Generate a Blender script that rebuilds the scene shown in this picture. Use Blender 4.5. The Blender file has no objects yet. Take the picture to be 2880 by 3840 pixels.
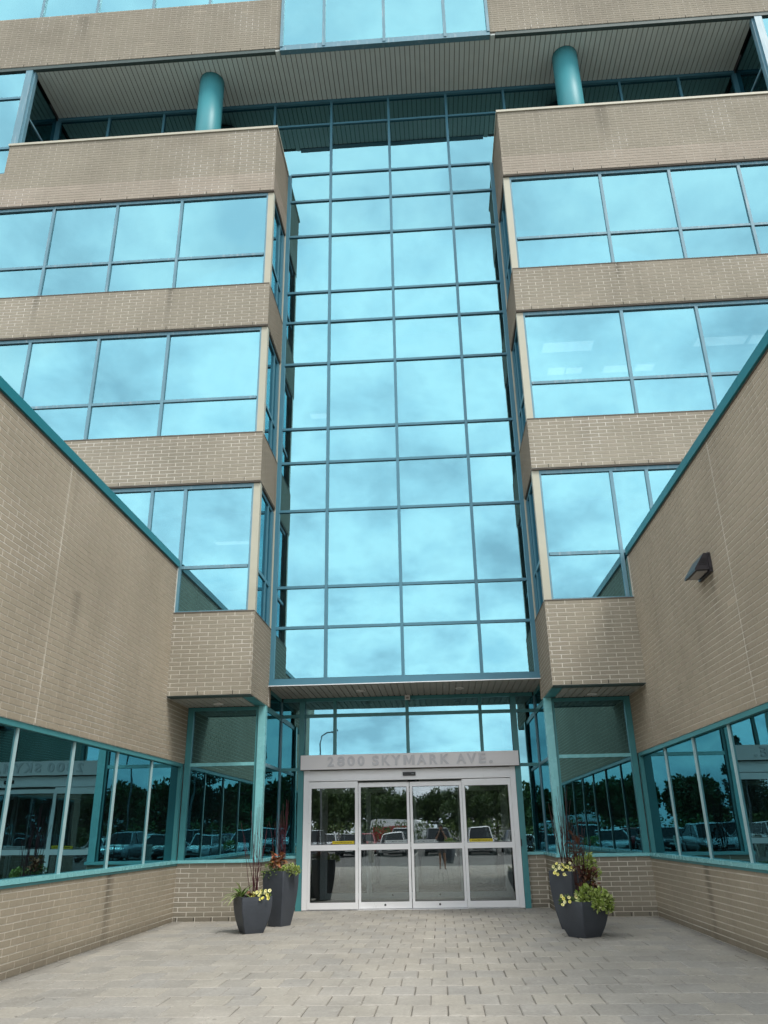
import bpy, math, random
from mathutils import Vector, Matrix
random.seed(7)
R = math.radians
scene = bpy.context.scene
COL = scene.collection

# ------------------------------------------------------------------ camera
CAM_F, CAM_YAW, CAM_PITCH, CAM_ROLL = 2945.86, -0.06053, 0.38597, -0.01844   # focal in pixels of a 3840 px tall frame
CAM_X, CAM_H = 0.6146, 1.4053
def cam_axes():
    cy, sy = math.cos(CAM_YAW), math.sin(CAM_YAW)
    cp, sp = math.cos(CAM_PITCH), math.sin(CAM_PITCH)
    cr, sr = math.cos(CAM_ROLL), math.sin(CAM_ROLL)
    r = Vector((cy, -sy, 0)); f0 = Vector((sy, cy, 0)); z = Vector((0, 0, 1))
    u = cp*z - sp*f0; f = sp*z + cp*f0
    return cr*r + sr*u, -sr*r + cr*u, f
AX_R, AX_U, AX_F = cam_axes()
cd = bpy.data.cameras.new('camera')
cam = bpy.data.objects.new('camera', cd); COL.objects.link(cam)
m = Matrix((AX_R, AX_U, -AX_F)).transposed().to_4x4()
m.translation = Vector((CAM_X, 0, CAM_H))
cam.matrix_world = m
cd.sensor_fit = 'VERTICAL'; cd.sensor_height = 24.0; cd.lens = 24.0*CAM_F/3840.0
cd.clip_start = 0.02; cd.clip_end = 3000
scene.camera = cam
def project(p):
    d = Vector(p) - Vector((CAM_X, 0, CAM_H))
    z = d.dot(AX_F)
    if z < .1: return None
    return 1440 + CAM_F*d.dot(AX_R)/z, 1920 - CAM_F*d.dot(AX_U)/z

# ------------------------------------------------------------------ sky and sun
SUN_ELEV, SUN_AZ = R(55), R(138)      # azimuth clockwise from +Y: behind the viewer and to the right
world = bpy.data.worlds.new('World'); scene.world = world
world.use_nodes = True
wt = world.node_tree; wt.nodes.clear()
def nd(t, typ, **kw):
    n = t.nodes.new(typ)
    for k, v in kw.items():
        if k in ('blend_type', 'operation', 'data_type', 'sky_type', 'noise_dimensions', 'attribute_name', 'sun_disc', 'sun_elevation', 'sun_rotation', 'mode', 'interpolation_type', 'clamp'):
            setattr(n, k, v)
        else:
            n.inputs[k].default_value = v
    return n
def build_world():
    t = wt; L = t.links.new
    sky = nd(t, 'ShaderNodeTexSky', sky_type='NISHITA', sun_disc=False, sun_elevation=SUN_ELEV, sun_rotation=SUN_AZ)
    co = t.nodes.new('ShaderNodeTexCoord')
    sep = t.nodes.new('ShaderNodeSeparateXYZ'); L(co.outputs['Generated'], sep.inputs[0])
    zz = nd(t, 'ShaderNodeMath', operation='MAXIMUM'); L(sep.outputs['Z'], zz.inputs[0]); zz.inputs[1].default_value = .04
    za = nd(t, 'ShaderNodeMath', operation='ADD'); L(zz.outputs[0], za.inputs[0]); za.inputs[1].default_value = .42
    dx = nd(t, 'ShaderNodeMath', operation='DIVIDE'); L(sep.outputs['X'], dx.inputs[0]); L(za.outputs[0], dx.inputs[1])
    dy = nd(t, 'ShaderNodeMath', operation='DIVIDE'); L(sep.outputs['Y'], dy.inputs[0]); L(za.outputs[0], dy.inputs[1])
    cmb = t.nodes.new('ShaderNodeCombineXYZ'); L(dx.outputs[0], cmb.inputs[0]); L(dy.outputs[0], cmb.inputs[1])
    n1 = nd(t, 'ShaderNodeTexNoise', Scale=3.1, Detail=8.0, Roughness=.55, Distortion=.15); L(cmb.outputs[0], n1.inputs['Vector'])
    n2 = nd(t, 'ShaderNodeTexNoise', Scale=9.0, Detail=6.0, Roughness=.6, Distortion=.2); L(cmb.outputs[0], n2.inputs['Vector'])
    cmix = nd(t, 'ShaderNodeMix', data_type='FLOAT'); cmix.inputs[0].default_value = .26; L(n1.outputs[0], cmix.inputs[2]); L(n2.outputs[0], cmix.inputs[3])
    cloud = t.nodes.new('ShaderNodeValToRGB'); L(cmix.outputs[0], cloud.inputs[0])
    ce = cloud.color_ramp.elements     # thin bright veil, white edges, grey-blue bellies
    ce[0].position = .36; ce[0].color = (.88, .98, 1.04, 1)
    ce[1].position = .635; ce[1].color = (.54, .60, .67, 1)
    e_ = ce.new(.455); e_.color = (1.06, 1.09, 1.10, 1)
    e_ = ce.new(.53); e_.color = (.84, .90, .96, 1)
    cscl = nd(t, 'ShaderNodeVectorMath', operation='SCALE'); L(cloud.outputs[0], cscl.inputs[0]); cscl.inputs['Scale'].default_value = 11.6
    # a little blue sky shows through thin cover
    mr3 = nd(t, 'ShaderNodeMapRange', interpolation_type='SMOOTHSTEP'); mr3.inputs[1].default_value = .30; mr3.inputs[2].default_value = .46
    mr3.inputs[3].default_value = .75; mr3.inputs[4].default_value = 1.0
    L(n1.outputs[0], mr3.inputs[0])
    fin = nd(t, 'ShaderNodeMix', data_type='RGBA'); L(mr3.outputs[0], fin.inputs[0]); L(sky.outputs[0], fin.inputs[6]); L(cscl.outputs[0], fin.inputs[7])
    bg = t.nodes.new('ShaderNodeBackground'); bg.inputs[1].default_value = .1
    L(fin.outputs[2], bg.inputs[0])
    out = t.nodes.new('ShaderNodeOutputWorld'); L(bg.outputs[0], out.inputs[0])
build_world()
sl = bpy.data.lights.new('sun', 'SUN'); sl.energy = 1.5; sl.angle = R(16); sl.color = (1, .95, .87)
sun = bpy.data.objects.new('sun', sl); COL.objects.link(sun)
sd = Vector((math.sin(SUN_AZ)*math.cos(SUN_ELEV), math.cos(SUN_AZ)*math.cos(SUN_ELEV), math.sin(SUN_ELEV)))
sun.rotation_euler = sd.to_track_quat('Z', 'Y').to_euler(); sun.location = (8, -10, 30)
scene.view_settings.view_transform = 'Standard'; scene.view_settings.look = 'None'
scene.view_settings.gamma = 1; scene.view_settings.exposure = 0.68
scene.view_settings.use_curve_mapping = False
scene.render.engine = 'CYCLES'
cy = scene.cycles
cy.use_denoising = True
cy.max_bounces = 9; cy.glossy_bounces = 6; cy.diffuse_bounces = 3; cy.transparent_max_bounces = 12; cy.transmission_bounces = 4
cy.caustics_reflective = False; cy.caustics_refractive = False
cy.sample_clamp_indirect = 4.0

# ------------------------------------------------------------------ materials
def new_mat(name):
    mt = bpy.data.materials.new(name); mt.use_nodes = True
    t = mt.node_tree; b = t.nodes['Principled BSDF']
    return mt, t, b
def simple(name, col, rough=.5, metal=0.0, spec=.5, var=.12, scale=6.0, bump=0.0, bscale=60.0, streak=0.0):
    """painted or plain surface with a gentle blotchy variation, optional vertical weather streaks and fine grain"""
    mt, t, b = new_mat(name); L = t.links.new
    g = t.nodes.new('ShaderNodeNewGeometry')
    n = nd(t, 'ShaderNodeTexNoise', Scale=scale, Detail=4.0, Roughness=.6); L(g.outputs['Position'], n.inputs['Vector'])
    mx = nd(t, 'ShaderNodeMix', data_type='RGBA'); L(n.outputs[0], mx.inputs[0])
    mx.inputs[6].default_value = tuple(c*(1-var) for c in col) + (1,); mx.inputs[7].default_value = tuple(min(1, c*(1+var)) for c in col) + (1,)
    last = mx.outputs[2]
    if streak:
        mp = t.nodes.new('ShaderNodeMapping'); mp.inputs['Scale'].default_value = (9, 9, .7); L(g.outputs['Position'], mp.inputs[0])
        n3 = nd(t, 'ShaderNodeTexNoise', Scale=2.0, Detail=5.0, Roughness=.65); L(mp.outputs[0], n3.inputs['Vector'])
        r3 = nd(t, 'ShaderNodeMapRange'); r3.inputs[1].default_value = .54; r3.inputs[2].default_value = .72; L(n3.outputs[0], r3.inputs[0])
        r3.inputs[4].default_value = streak
        m3 = nd(t, 'ShaderNodeMix', data_type='RGBA'); L(r3.outputs[0], m3.inputs[0]); L(last, m3.inputs[6]); m3.inputs[7].default_value = (.55, .58, .60, 1)
        last = m3.outputs[2]
    L(last, b.inputs['Base Color'])
    rr = nd(t, 'ShaderNodeMapRange'); L(n.outputs[0], rr.inputs[0]); rr.inputs[3].default_value = max(.05, rough-.08); rr.inputs[4].default_value = min(1, rough+.1)
    L(rr.outputs[0], b.inputs['Roughness'])
    b.inputs['Metallic'].default_value = metal; b.inputs['Specular IOR Level'].default_value = spec
    if bump:
        n2 = nd(t, 'ShaderNodeTexNoise', Scale=bscale, Detail=3.0); L(g.outputs['Position'], n2.inputs['Vector'])
        bp = t.nodes.new('ShaderNodeBump'); bp.inputs['Strength'].default_value = bump; bp.inputs['Distance'].default_value = .004
        L(n2.outputs[0], bp.inputs['Height']); L(bp.outputs[0], b.inputs['Normal'])
    return mt
def piece_random(t):
    """one random number for every piece: islands of a joined mesh or separate objects"""
    g = t.nodes.new('ShaderNodeNewGeometry'); o = t.nodes.new('ShaderNodeObjectInfo')
    a = nd(t, 'ShaderNodeMath', operation='ADD'); t.links.new(g.outputs['Random Per Island'], a.inputs[0]); t.links.new(o.outputs['Random'], a.inputs[1])
    f = nd(t, 'ShaderNodeMath', operation='FRACT'); t.links.new(a.outputs[0], f.inputs[0])
    return g, f
def brick_mat(name, cols, tint=(1, 1, 1), stains=()):
    mt, t, b = new_mat(name); L = t.links.new
    g, f = piece_random(t)
    ramp = t.nodes.new('ShaderNodeValToRGB'); L(f.outputs[0], ramp.inputs[0])
    els = ramp.color_ramp.elements
    els[0].position = 0; els[1].position = 1
    for i, c in enumerate(cols):
        e = els[i] if i < 2 else els.new(0)
        e.position = i/(len(cols)-1); e.color = tuple(c[k]*tint[k] for k in range(3)) + (1,)
    big = nd(t, 'ShaderNodeTexNoise', Scale=.55, Detail=5.0, Roughness=.62); L(g.outputs['Position'], big.inputs['Vector'])
    mp = t.nodes.new('ShaderNodeMapping'); mp.inputs['Scale'].default_value = (2.6, 2.6, .28); L(g.outputs['Position'], mp.inputs[0])
    stn = nd(t, 'ShaderNodeTexNoise', Scale=1.4, Detail=5.0, Roughness=.6); L(mp.outputs[0], stn.inputs['Vector'])
    s1 = nd(t, 'ShaderNodeMapRange'); L(big.outputs[0], s1.inputs[0]); s1.inputs[1].default_value = .3; s1.inputs[2].default_value = .7; s1.inputs[3].default_value = .86; s1.inputs[4].default_value = 1.1
    s2 = nd(t, 'ShaderNodeMapRange'); L(stn.outputs[0], s2.inputs[0]); s2.inputs[1].default_value = .56; s2.inputs[2].default_value = .74; s2.inputs[3].default_value = 1; s2.inputs[4].default_value = .86
    mul = nd(t, 'ShaderNodeMath', operation='MULTIPLY'); L(s1.outputs[0], mul.inputs[0]); L(s2.outputs[0], mul.inputs[1])
    last = mul.outputs[0]
    sep = t.nodes.new('ShaderNodeSeparateXYZ'); L(g.outputs['Position'], sep.inputs[0])
    for (axis, c, w, z0, z1, k) in stains:      # run-off marks: axis position, half width, height range, strength
        d = nd(t, 'ShaderNodeMath', operation='SUBTRACT'); L(sep.outputs[axis], d.inputs[0]); d.inputs[1].default_value = c
        wob = nd(t, 'ShaderNodeMath', operation='MULTIPLY_ADD'); L(stn.outputs[0], wob.inputs[0]); wob.inputs[1].default_value = w*1.6; L(d.outputs[0], wob.inputs[2])
        sub = nd(t, 'ShaderNodeMath', operation='SUBTRACT'); L(wob.outputs[0], sub.inputs[0]); sub.inputs[1].default_value = w*.8
        ab = nd(t, 'ShaderNodeMath', operation='ABSOLUTE'); L(sub.outputs[0], ab.inputs[0])
        r1 = nd(t, 'ShaderNodeMapRange', interpolation_type='SMOOTHSTEP'); L(ab.outputs[0], r1.inputs[0]); r1.inputs[1].default_value = 0; r1.inputs[2].default_value = w; r1.inputs[3].default_value = 1; r1.inputs[4].default_value = 0
        za = nd(t, 'ShaderNodeMapRange', interpolation_type='SMOOTHSTEP'); L(sep.outputs['Z'], za.inputs[0]); za.inputs[1].default_value = z0; za.inputs[2].default_value = z1
        zb = nd(t, 'ShaderNodeMath', operation='LESS_THAN'); L(sep.outputs['Z'], zb.inputs[0]); zb.inputs[1].default_value = z1+.02
        p1 = nd(t, 'ShaderNodeMath', operation='MULTIPLY'); L(r1.outputs[0], p1.inputs[0]); L(za.outputs[0], p1.inputs[1])
        p2 = nd(t, 'ShaderNodeMath', operation='MULTIPLY'); L(p1.outputs[0], p2.inputs[0]); L(zb.outputs[0], p2.inputs[1])
        inv = nd(t, 'ShaderNodeMath', operation='MULTIPLY_ADD'); L(p2.outputs[0], inv.inputs[0]); inv.inputs[1].default_value = -k; inv.inputs[2].default_value = 1
        mm = nd(t, 'ShaderNodeMath', operation='MULTIPLY'); L(last, mm.inputs[0]); L(inv.outputs[0], mm.inputs[1]); last = mm.outputs[0]
    # splash dirt on the lowest courses
    dw = nd(t, 'ShaderNodeMath', operation='MULTIPLY_ADD'); L(big.outputs[0], dw.inputs[0]); dw.inputs[1].default_value = -.25; L(sep.outputs['Z'], dw.inputs[2])
    dz = nd(t, 'ShaderNodeMapRange', interpolation_type='SMOOTHSTEP'); L(dw.outputs[0], dz.inputs[0]); dz.inputs[1].default_value = -.08; dz.inputs[2].default_value = .10; dz.inputs[3].default_value = .70; dz.inputs[4].default_value = 1
    mz = nd(t, 'ShaderNodeMath', operation='MULTIPLY'); L(last, mz.inputs[0]); L(dz.outputs[0], mz.inputs[1]); last = mz.outputs[0]
    gr = nd(t, 'ShaderNodeTexNoise', Scale=90.0, Detail=3.0); L(g.outputs['Position'], gr.inputs['Vector'])
    gm = nd(t, 'ShaderNodeMapRange'); L(gr.outputs[0], gm.inputs[0]); gm.inputs[1].default_value = .3; gm.inputs[2].default_value = .7; gm.inputs[3].default_value = .9; gm.inputs[4].default_value = 1.08
    m4 = nd(t, 'ShaderNodeMath', operation='MULTIPLY'); L(last, m4.inputs[0]); L(gm.outputs[0], m4.inputs[1])
    vm = nd(t, 'ShaderNodeVectorMath', operation='SCALE'); L(ramp.outputs[0], vm.inputs[0]); L(m4.outputs[0], vm.inputs['Scale'])
    L(vm.outputs[0], b.inputs['Base Color']); b.inputs['Roughness'].default_value = .9; b.inputs['Specular IOR Level'].default_value = .2
    bp = t.nodes.new('ShaderNodeBump'); bp.inputs['Strength'].default_value = .5; bp.inputs['Distance'].default_value = .003
    L(gr.outputs[0], bp.inputs['Height']); L(bp.outputs[0], b.inputs['Normal'])
    return mt
def mortar_mat(name, lo, hi):
    mt, t, b = new_mat(name); L = t.links.new
    g = t.nodes.new('ShaderNodeNewGeometry')
    n = nd(t, 'ShaderNodeTexNoise', Scale=.9, Detail=6.0, Roughness=.65); L(g.outputs['Position'], n.inputs['Vector'])
    r = nd(t, 'ShaderNodeMapRange'); L(n.outputs[0], r.inputs[0]); r.inputs[1].default_value = .36; r.inputs[2].default_value = .66
    mx = nd(t, 'ShaderNodeMix', data_type='RGBA'); L(r.outputs[0], mx.inputs[0]); mx.inputs[6].default_value = lo+(1,); mx.inputs[7].default_value = hi+(1,)
    # salt bloom: pale patches of whitened joints
    n2 = nd(t, 'ShaderNodeTexNoise', Scale=.75, Detail=3.0, Roughness=.5); mp = t.nodes.new('ShaderNodeMapping'); mp.inputs['Location'].default_value = (3.1, 1.7, 5.3)
    L(g.outputs['Position'], mp.inputs[0]); L(mp.outputs[0], n2.inputs['Vector'])
    r2 = nd(t, 'ShaderNodeMapRange', interpolation_type='SMOOTHSTEP'); L(n2.outputs[0], r2.inputs[0]); r2.inputs[1].default_value = .55; r2.inputs[2].default_value = .68; r2.inputs[4].default_value = .55
    m2 = nd(t, 'ShaderNodeMix', data_type='RGBA'); L(r2.outputs[0], m2.inputs[0]); L(mx.outputs[2], m2.inputs[6]); m2.inputs[7].default_value = (.86, .83, .77, 1)
    L(m2.outputs[2], b.inputs['Base Color']); b.inputs['Roughness'].default_value = .95
    return mt
def glass_mat(name, refl, through, mix, rough=0.0, wave=.010, wscale=1.1, veil=1.0):
    """coated glass: a tinted mirror film over a pane one can dimly see through"""
    mt = bpy.data.materials.new(name); mt.use_nodes = True
    t = mt.node_tree; t.nodes.clear(); L = t.links.new
    g = t.nodes.new('ShaderNodeNewGeometry')
    n = nd(t, 'ShaderNodeTexNoise', Scale=wscale, Detail=1.5, Roughness=.4); L(g.outputs['Position'], n.inputs['Vector'])
    bp = t.nodes.new('ShaderNodeBump'); bp.inputs['Strength'].default_value = 1.0; bp.inputs['Distance'].default_value = wave
    L(n.outputs[0], bp.inputs['Height'])
    gl = t.nodes.new('ShaderNodeBsdfGlossy'); gl.inputs['Color'].default_value = refl+(1,); gl.inputs['Roughness'].default_value = rough
    L(bp.outputs[0], gl.inputs['Normal'])
    tr = t.nodes.new('ShaderNodeBsdfTransparent'); tr.inputs['Color'].default_value = through+(1,)
    fr = t.nodes.new('ShaderNodeFresnel'); fr.inputs['IOR'].default_value = 1.5
    fa = nd(t, 'ShaderNodeMath', operation='MULTIPLY_ADD'); L(fr.outputs[0], fa.inputs[0]); fa.inputs[1].default_value = 1-mix; fa.inputs[2].default_value = mix
    fa.use_clamp = True
    ms = t.nodes.new('ShaderNodeMixShader'); L(fa.outputs[0], ms.inputs[0]); L(tr.outputs[0], ms.inputs[1]); L(gl.outputs[0], ms.inputs[2])
    # thin film of dust: a faint diffuse veil
    df = t.nodes.new('ShaderNodeBsdfDiffuse'); df.inputs['Color'].default_value = (.30, .42, .44, 1)
    dn = nd(t, 'ShaderNodeTexNoise', Scale=1.7, Detail=5.0, Roughness=.7); L(g.outputs['Position'], dn.inputs['Vector'])
    dr = nd(t, 'ShaderNodeMapRange'); L(dn.outputs[0], dr.inputs[0]); dr.inputs[1].default_value = .35; dr.inputs[2].default_value = .8; dr.inputs[3].default_value = .010*veil; dr.inputs[4].default_value = .055*veil
    m2 = t.nodes.new('ShaderNodeMixShader'); L(dr.outputs[0], m2.inputs[0]); L(ms.outputs[0], m2.inputs[1]); L(df.outputs[0], m2.inputs[2])
    o = t.nodes.new('ShaderNodeOutputMaterial'); L(m2.outputs[0], o.inputs[0])
    return mt
def emit_mat(name, col, s):
    mt = bpy.data.materials.new(name); mt.use_nodes = True
    t = mt.node_tree; t.nodes.clear()
    e = t.nodes.new('ShaderNodeEmission'); e.inputs[0].default_value = col+(1,); e.inputs[1].default_value = s
    o = t.nodes.new('ShaderNodeOutputMaterial'); t.links.new(e.outputs[0], o.inputs[0])
    return mt
def paver_mat():
    mt, t, b = new_mat('paver_concrete'); L = t.links.new
    g, f = piece_random(t)
    ramp = t.nodes.new('ShaderNodeValToRGB'); L(f.outputs[0], ramp.inputs[0])
    els = ramp.color_ramp.elements
    cs = [(.330, .314, .284), (.385, .362, .322), (.352, .338, .312), (.405, .380, .332), (.368, .345, .305)]
    els[0].position = 0; els[0].color = cs[0]+(1,); els[1].position = 1; els[1].color = cs[4]+(1,)
    for i in (1, 2, 3):
        e = els.new(i/4); e.color = cs[i]+(1,)
    n = nd(t, 'ShaderNodeTexNoise', Scale=1.1, Detail=6.0, Roughness=.65); L(g.outputs['Position'], n.inputs['Vector'])
    n2 = nd(t, 'ShaderNodeTexNoise', Scale=30.0, Detail=5.0, Roughness=.7); L(g.outputs['Position'], n2.inputs['Vector'])
    n4 = nd(t, 'ShaderNodeTexNoise', Scale=7.0, Detail=5.0, Roughness=.7); L(g.outputs['Position'], n4.inputs['Vector'])
    a = nd(t, 'ShaderNodeMapRange'); L(n.outputs[0], a.inputs[0]); a.inputs[1].default_value = .3; a.inputs[2].default_value = .7; a.inputs[3].default_value = .84; a.inputs[4].default_value = 1.14
    c = nd(t, 'ShaderNodeMapRange'); L(n2.outputs[0], c.inputs[0]); c.inputs[1].default_value = .3; c.inputs[2].default_value = .7; c.inputs[3].default_value = .86; c.inputs[4].default_value = 1.12
    mu = nd(t, 'ShaderNodeMath', operation='MULTIPLY'); L(a.outputs[0], mu.inputs[0]); L(c.outputs[0], mu.inputs[1])
    vm = nd(t, 'ShaderNodeVectorMath', operation='SCALE'); L(ramp.outputs[0], vm.inputs[0]); L(mu.outputs[0], vm.inputs['Scale'])
    ef = nd(t, 'ShaderNodeMapRange'); L(n4.outputs[0], ef.inputs[0]); ef.inputs[1].default_value = .56; ef.inputs[2].default_value = .74; ef.inputs[4].default_value = .55
    mx = nd(t, 'ShaderNodeMix', data_type='RGBA'); L(ef.outputs[0], mx.inputs[0]); L(vm.outputs[0], mx.inputs[6]); mx.inputs[7].default_value = (.55, .53, .48, 1)
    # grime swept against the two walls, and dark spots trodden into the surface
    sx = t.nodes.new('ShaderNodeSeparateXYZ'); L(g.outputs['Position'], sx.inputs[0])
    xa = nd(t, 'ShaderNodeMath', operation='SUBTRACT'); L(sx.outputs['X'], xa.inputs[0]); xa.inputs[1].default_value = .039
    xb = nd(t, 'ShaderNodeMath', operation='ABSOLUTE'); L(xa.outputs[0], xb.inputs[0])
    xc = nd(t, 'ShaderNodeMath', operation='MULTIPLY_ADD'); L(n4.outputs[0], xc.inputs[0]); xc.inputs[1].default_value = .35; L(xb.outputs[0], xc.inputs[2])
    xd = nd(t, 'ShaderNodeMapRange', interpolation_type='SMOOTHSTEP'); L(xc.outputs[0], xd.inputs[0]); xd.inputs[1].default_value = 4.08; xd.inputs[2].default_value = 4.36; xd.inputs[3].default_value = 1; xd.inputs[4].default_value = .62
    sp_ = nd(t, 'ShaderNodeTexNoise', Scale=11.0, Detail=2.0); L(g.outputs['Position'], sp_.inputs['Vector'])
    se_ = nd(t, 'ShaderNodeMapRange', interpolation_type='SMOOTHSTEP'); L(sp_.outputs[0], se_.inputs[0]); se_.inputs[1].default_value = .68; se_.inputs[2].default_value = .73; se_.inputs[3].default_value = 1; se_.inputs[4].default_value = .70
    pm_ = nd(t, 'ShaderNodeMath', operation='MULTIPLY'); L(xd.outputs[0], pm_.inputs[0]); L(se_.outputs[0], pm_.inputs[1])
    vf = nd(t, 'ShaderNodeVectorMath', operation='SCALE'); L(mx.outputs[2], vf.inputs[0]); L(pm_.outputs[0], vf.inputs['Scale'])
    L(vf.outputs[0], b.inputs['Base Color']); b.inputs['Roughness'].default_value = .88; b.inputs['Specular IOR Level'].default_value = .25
    bp = t.nodes.new('ShaderNodeBump'); bp.inputs['Strength'].default_value = .5; bp.inputs['Distance'].default_value = .006
    L(n2.outputs[0], bp.inputs['Height']); L(bp.outputs[0], b.inputs['Normal'])
    return mt
def leaf_mat(name, cols, rough=.55):
    mt, t, b = new_mat(name); L = t.links.new
    g, f = piece_random(t)
    ramp = t.nodes.new('ShaderNodeValToRGB'); L(f.outputs[0], ramp.inputs[0])
    els = ramp.color_ramp.elements
    els[0].position = 0; els[0].color = cols[0]+(1,); els[1].position = 1; els[1].color = cols[-1]+(1,)
    for i in range(1, len(cols)-1):
        e = els.new(i/(len(cols)-1)); e.color = cols[i]+(1,)
    L(ramp.outputs[0], b.inputs['Base Color']); b.inputs['Roughness'].default_value = rough
    b.inputs['Subsurface Weight'].default_value = 0.0
    return mt

BRICKS = [(.300, .268, .214), (.352, .315, .252), (.398, .356, .286), (.335, .302, .248), (.372, .326, .262), (.318, .280, .226)]
M = {}
M["brick"] = brick_mat("buff_brick", BRICKS, tint=(.985, 1.0, .985), stains=[('X', -7.4, .10, 7.95, 8.9, .25), ('X', -7.85, .12, 11.6, 12.55, .35), ('X', -4.8, .12, 11.6, 12.55, .35),
            ('X', 4.83, .10, 11.8, 12.55, .4), ('X', 5.0, .20, 15.5, 17.1, .32), ('X', -7.9, .25, 20.0, 21.5, .25), ('X', 5.8, .22, 20.3, 21.6, .35)])
M['brick_pale'] = brick_mat('pale_buff_brick', BRICKS, tint=(1.16, 1.14, 1.16))
M['brick_wing_lit'] = brick_mat('buff_brick_wing_lit', BRICKS, tint=(1.21, 1.18, 1.12), stains=[('Y', 12.05, .2, -.6, .95, .5), ('Y', 12.0, .2, 2.6, 3.3, .1), ('Y', 9.9, .16, 3.5, 4.45, .3)])  # facade brick brightened in its colour, making up for weak light on the wings
M['mortar'] = mortar_mat('cream_mortar', (.50, .46, .385), (.74, .70, .61))
M['mortar_top'] = mortar_mat('thin_mortar', (.36, .325, .265), (.55, .51, .44))
M['mullion'] = simple('blue_grey_mullion', (.125, .265, .330), .40, spec=.4, var=.12, scale=3.0, streak=.35)
M['mullion_clean'] = simple('blue_grey_mullion_clean', (.068, .205, .275), .34, spec=.4, var=.12, scale=3.0)
M['teal'] = simple('teal_frame', (.065, .255, .275), .36, spec=.4, var=.14, scale=5.0)
M['sill'] = simple('pale_teal_sill', (.22, .56, .59), .26, spec=.5, var=.12, scale=5.0)
M['coping'] = simple('deep_teal_coping', (.004, .150, .185), .38, spec=.5, var=.06, scale=2.0)
M['silver'] = simple('silver_mullion', (.40, .58, .60), .35, spec=.5, var=.1, scale=4.0)
M['alu'] = simple('pale_aluminium', (.88, .89, .91), .30, metal=.0, spec=.8, var=.05, scale=4.0)
M['alu_dark'] = simple('dark_gasket', (.03, .035, .04), .6)  # near-black gasket around the door panes
M['signpanel'] = simple('sign_panel', (.84, .82, .83), .42, spec=.5, var=.04, scale=2.0)
M['letter'] = simple('grey_letter', (.63, .63, .66), .4, spec=.5, var=.05)
M['cream'] = simple('cream_post', (.43, .42, .33), .5, var=.12, scale=3.0)
M['cap'] = simple('cream_coping', (.47, .45, .36), .55, var=.15, scale=4.0)
M['lintel'] = simple('brown_lintel', (.115, .095, .075), .7, var=.3, scale=12.0)
M['greenlintel'] = simple('green_grey_lintel', (.055, .085, .080), .6, var=.3, scale=9.0)
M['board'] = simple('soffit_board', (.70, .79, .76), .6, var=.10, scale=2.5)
M['board_low'] = simple('dark_soffit_board', (.40, .395, .36), .6, var=.14, scale=2.5)  # darker board tone for the entrance and bay soffits
M['gap'] = simple('soffit_gap', (.36, .38, .36), .9)
M['column'] = simple('teal_column', (.050, .270, .310), .45, spec=.4, var=.12, scale=1.6)
M['core'] = simple('dark_interior', (.018, .022, .024), .9)
M['room'] = simple('office_interior', (.06, .065, .065), .9)
M['lobby_floor'] = simple('lobby_floor', (.20, .18, .16), .4, var=.2)
M['lobby_wall'] = simple('lobby_wall', (.24, .23, .21), .8, var=.2, scale=2.0)
M['roof'] = simple('roof_gravel', (.2, .19, .18), .95)
M['weep'] = simple('open_joint', (.012, .011, .010), 1.0)
M['black'] = simple('black_plastic', (.012, .013, .016), .35)
M['bronze'] = simple('dark_bronze_metal', (.030, .027, .033), .42, spec=.5, var=.15)
M['lens'] = simple('lamp_lens', (.33, .31, .30), .35)
M['white'] = simple('white_trim', (.72, .72, .70), .5, var=.05)
M['yellow'] = simple('yellow_sticker', (.68, .55, .02), .5, var=.04)
M['stickwhite'] = simple('white_sticker', (.42, .48, .50), .5, var=.04)
M['ink'] = simple('sticker_ink', (.05, .07, .08), .6)
M['inkyel'] = simple('sticker_ink_on_yellow', (.18, .14, .01), .6)
M['glass'] = glass_mat('blue_reflective_glass', (.262, .562, .645), (.85, .95, .97), .70, wave=.0011)
M['glass_low'] = glass_mat('teal_reflective_glass', (.19, .41, .46), (.45, .6, .62), .78, wave=.0013, wscale=1.3, veil=.25)
M['glass_door'] = glass_mat('clear_door_glass', (.82, .87, .88), (.92, .96, .96), .19, wave=.0007, wscale=1.6, veil=.3)
M['glass_inner'] = glass_mat('inner_door_glass', (.5, .56, .57), (.88, .93, .93), .10, wave=.0004, veil=.3)
M['troffer'] = emit_mat('lit_ceiling_troffer', (1, .98, .92), .85)
M['paver'] = paver_mat()
M['joint'] = simple('sand_joint', (.25, .23, .20), 1.0, var=.3, scale=8.0)
M['planter'] = simple('charcoal_planter', (.060, .069, .084), .5, spec=.35, var=.30, scale=5.0, bump=.25, bscale=120.0)
M['soil'] = simple('potting_soil', (.03, .022, .015), 1.0)
M['twig_red'] = simple('red_twig', (.060, .010, .018), .5, var=.3, scale=10.0)
M['twig_dark'] = simple('dark_twig', (.040, .016, .016), .6, var=.3, scale=10.0)
M['lime'] = leaf_mat('lime_leaf', [(.16, .24, .035), (.27, .36, .06), (.38, .46, .14), (.20, .29, .05), (.46, .50, .22)])
M['green'] = leaf_mat('green_leaf', [(.06, .12, .02), (.10, .18, .03), (.16, .24, .05), (.07, .10, .02)])
M['coleus'] = leaf_mat('coral_coleus_leaf', [(.32, .085, .035), (.42, .17, .10), (.23, .10, .02), (.50, .22, .16), (.16, .09, .02)])
M['bronze_leaf'] = leaf_mat('bronze_coleus_leaf', [(.075, .022, .010), (.12, .040, .016), (.05, .035, .012), (.16, .07, .04), (.06, .012, .012)])
M['strap'] = leaf_mat('striped_strap_leaf', [(.10, .20, .03), (.30, .38, .13), (.48, .52, .28), (.15, .26, .05)])
M['petal'] = leaf_mat('yellow_petal', [(.80, .74, .16), (.84, .79, .32), (.86, .83, .46)])
M['eye'] = simple('flower_eye', (.30, .27, .01), .6)
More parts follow.
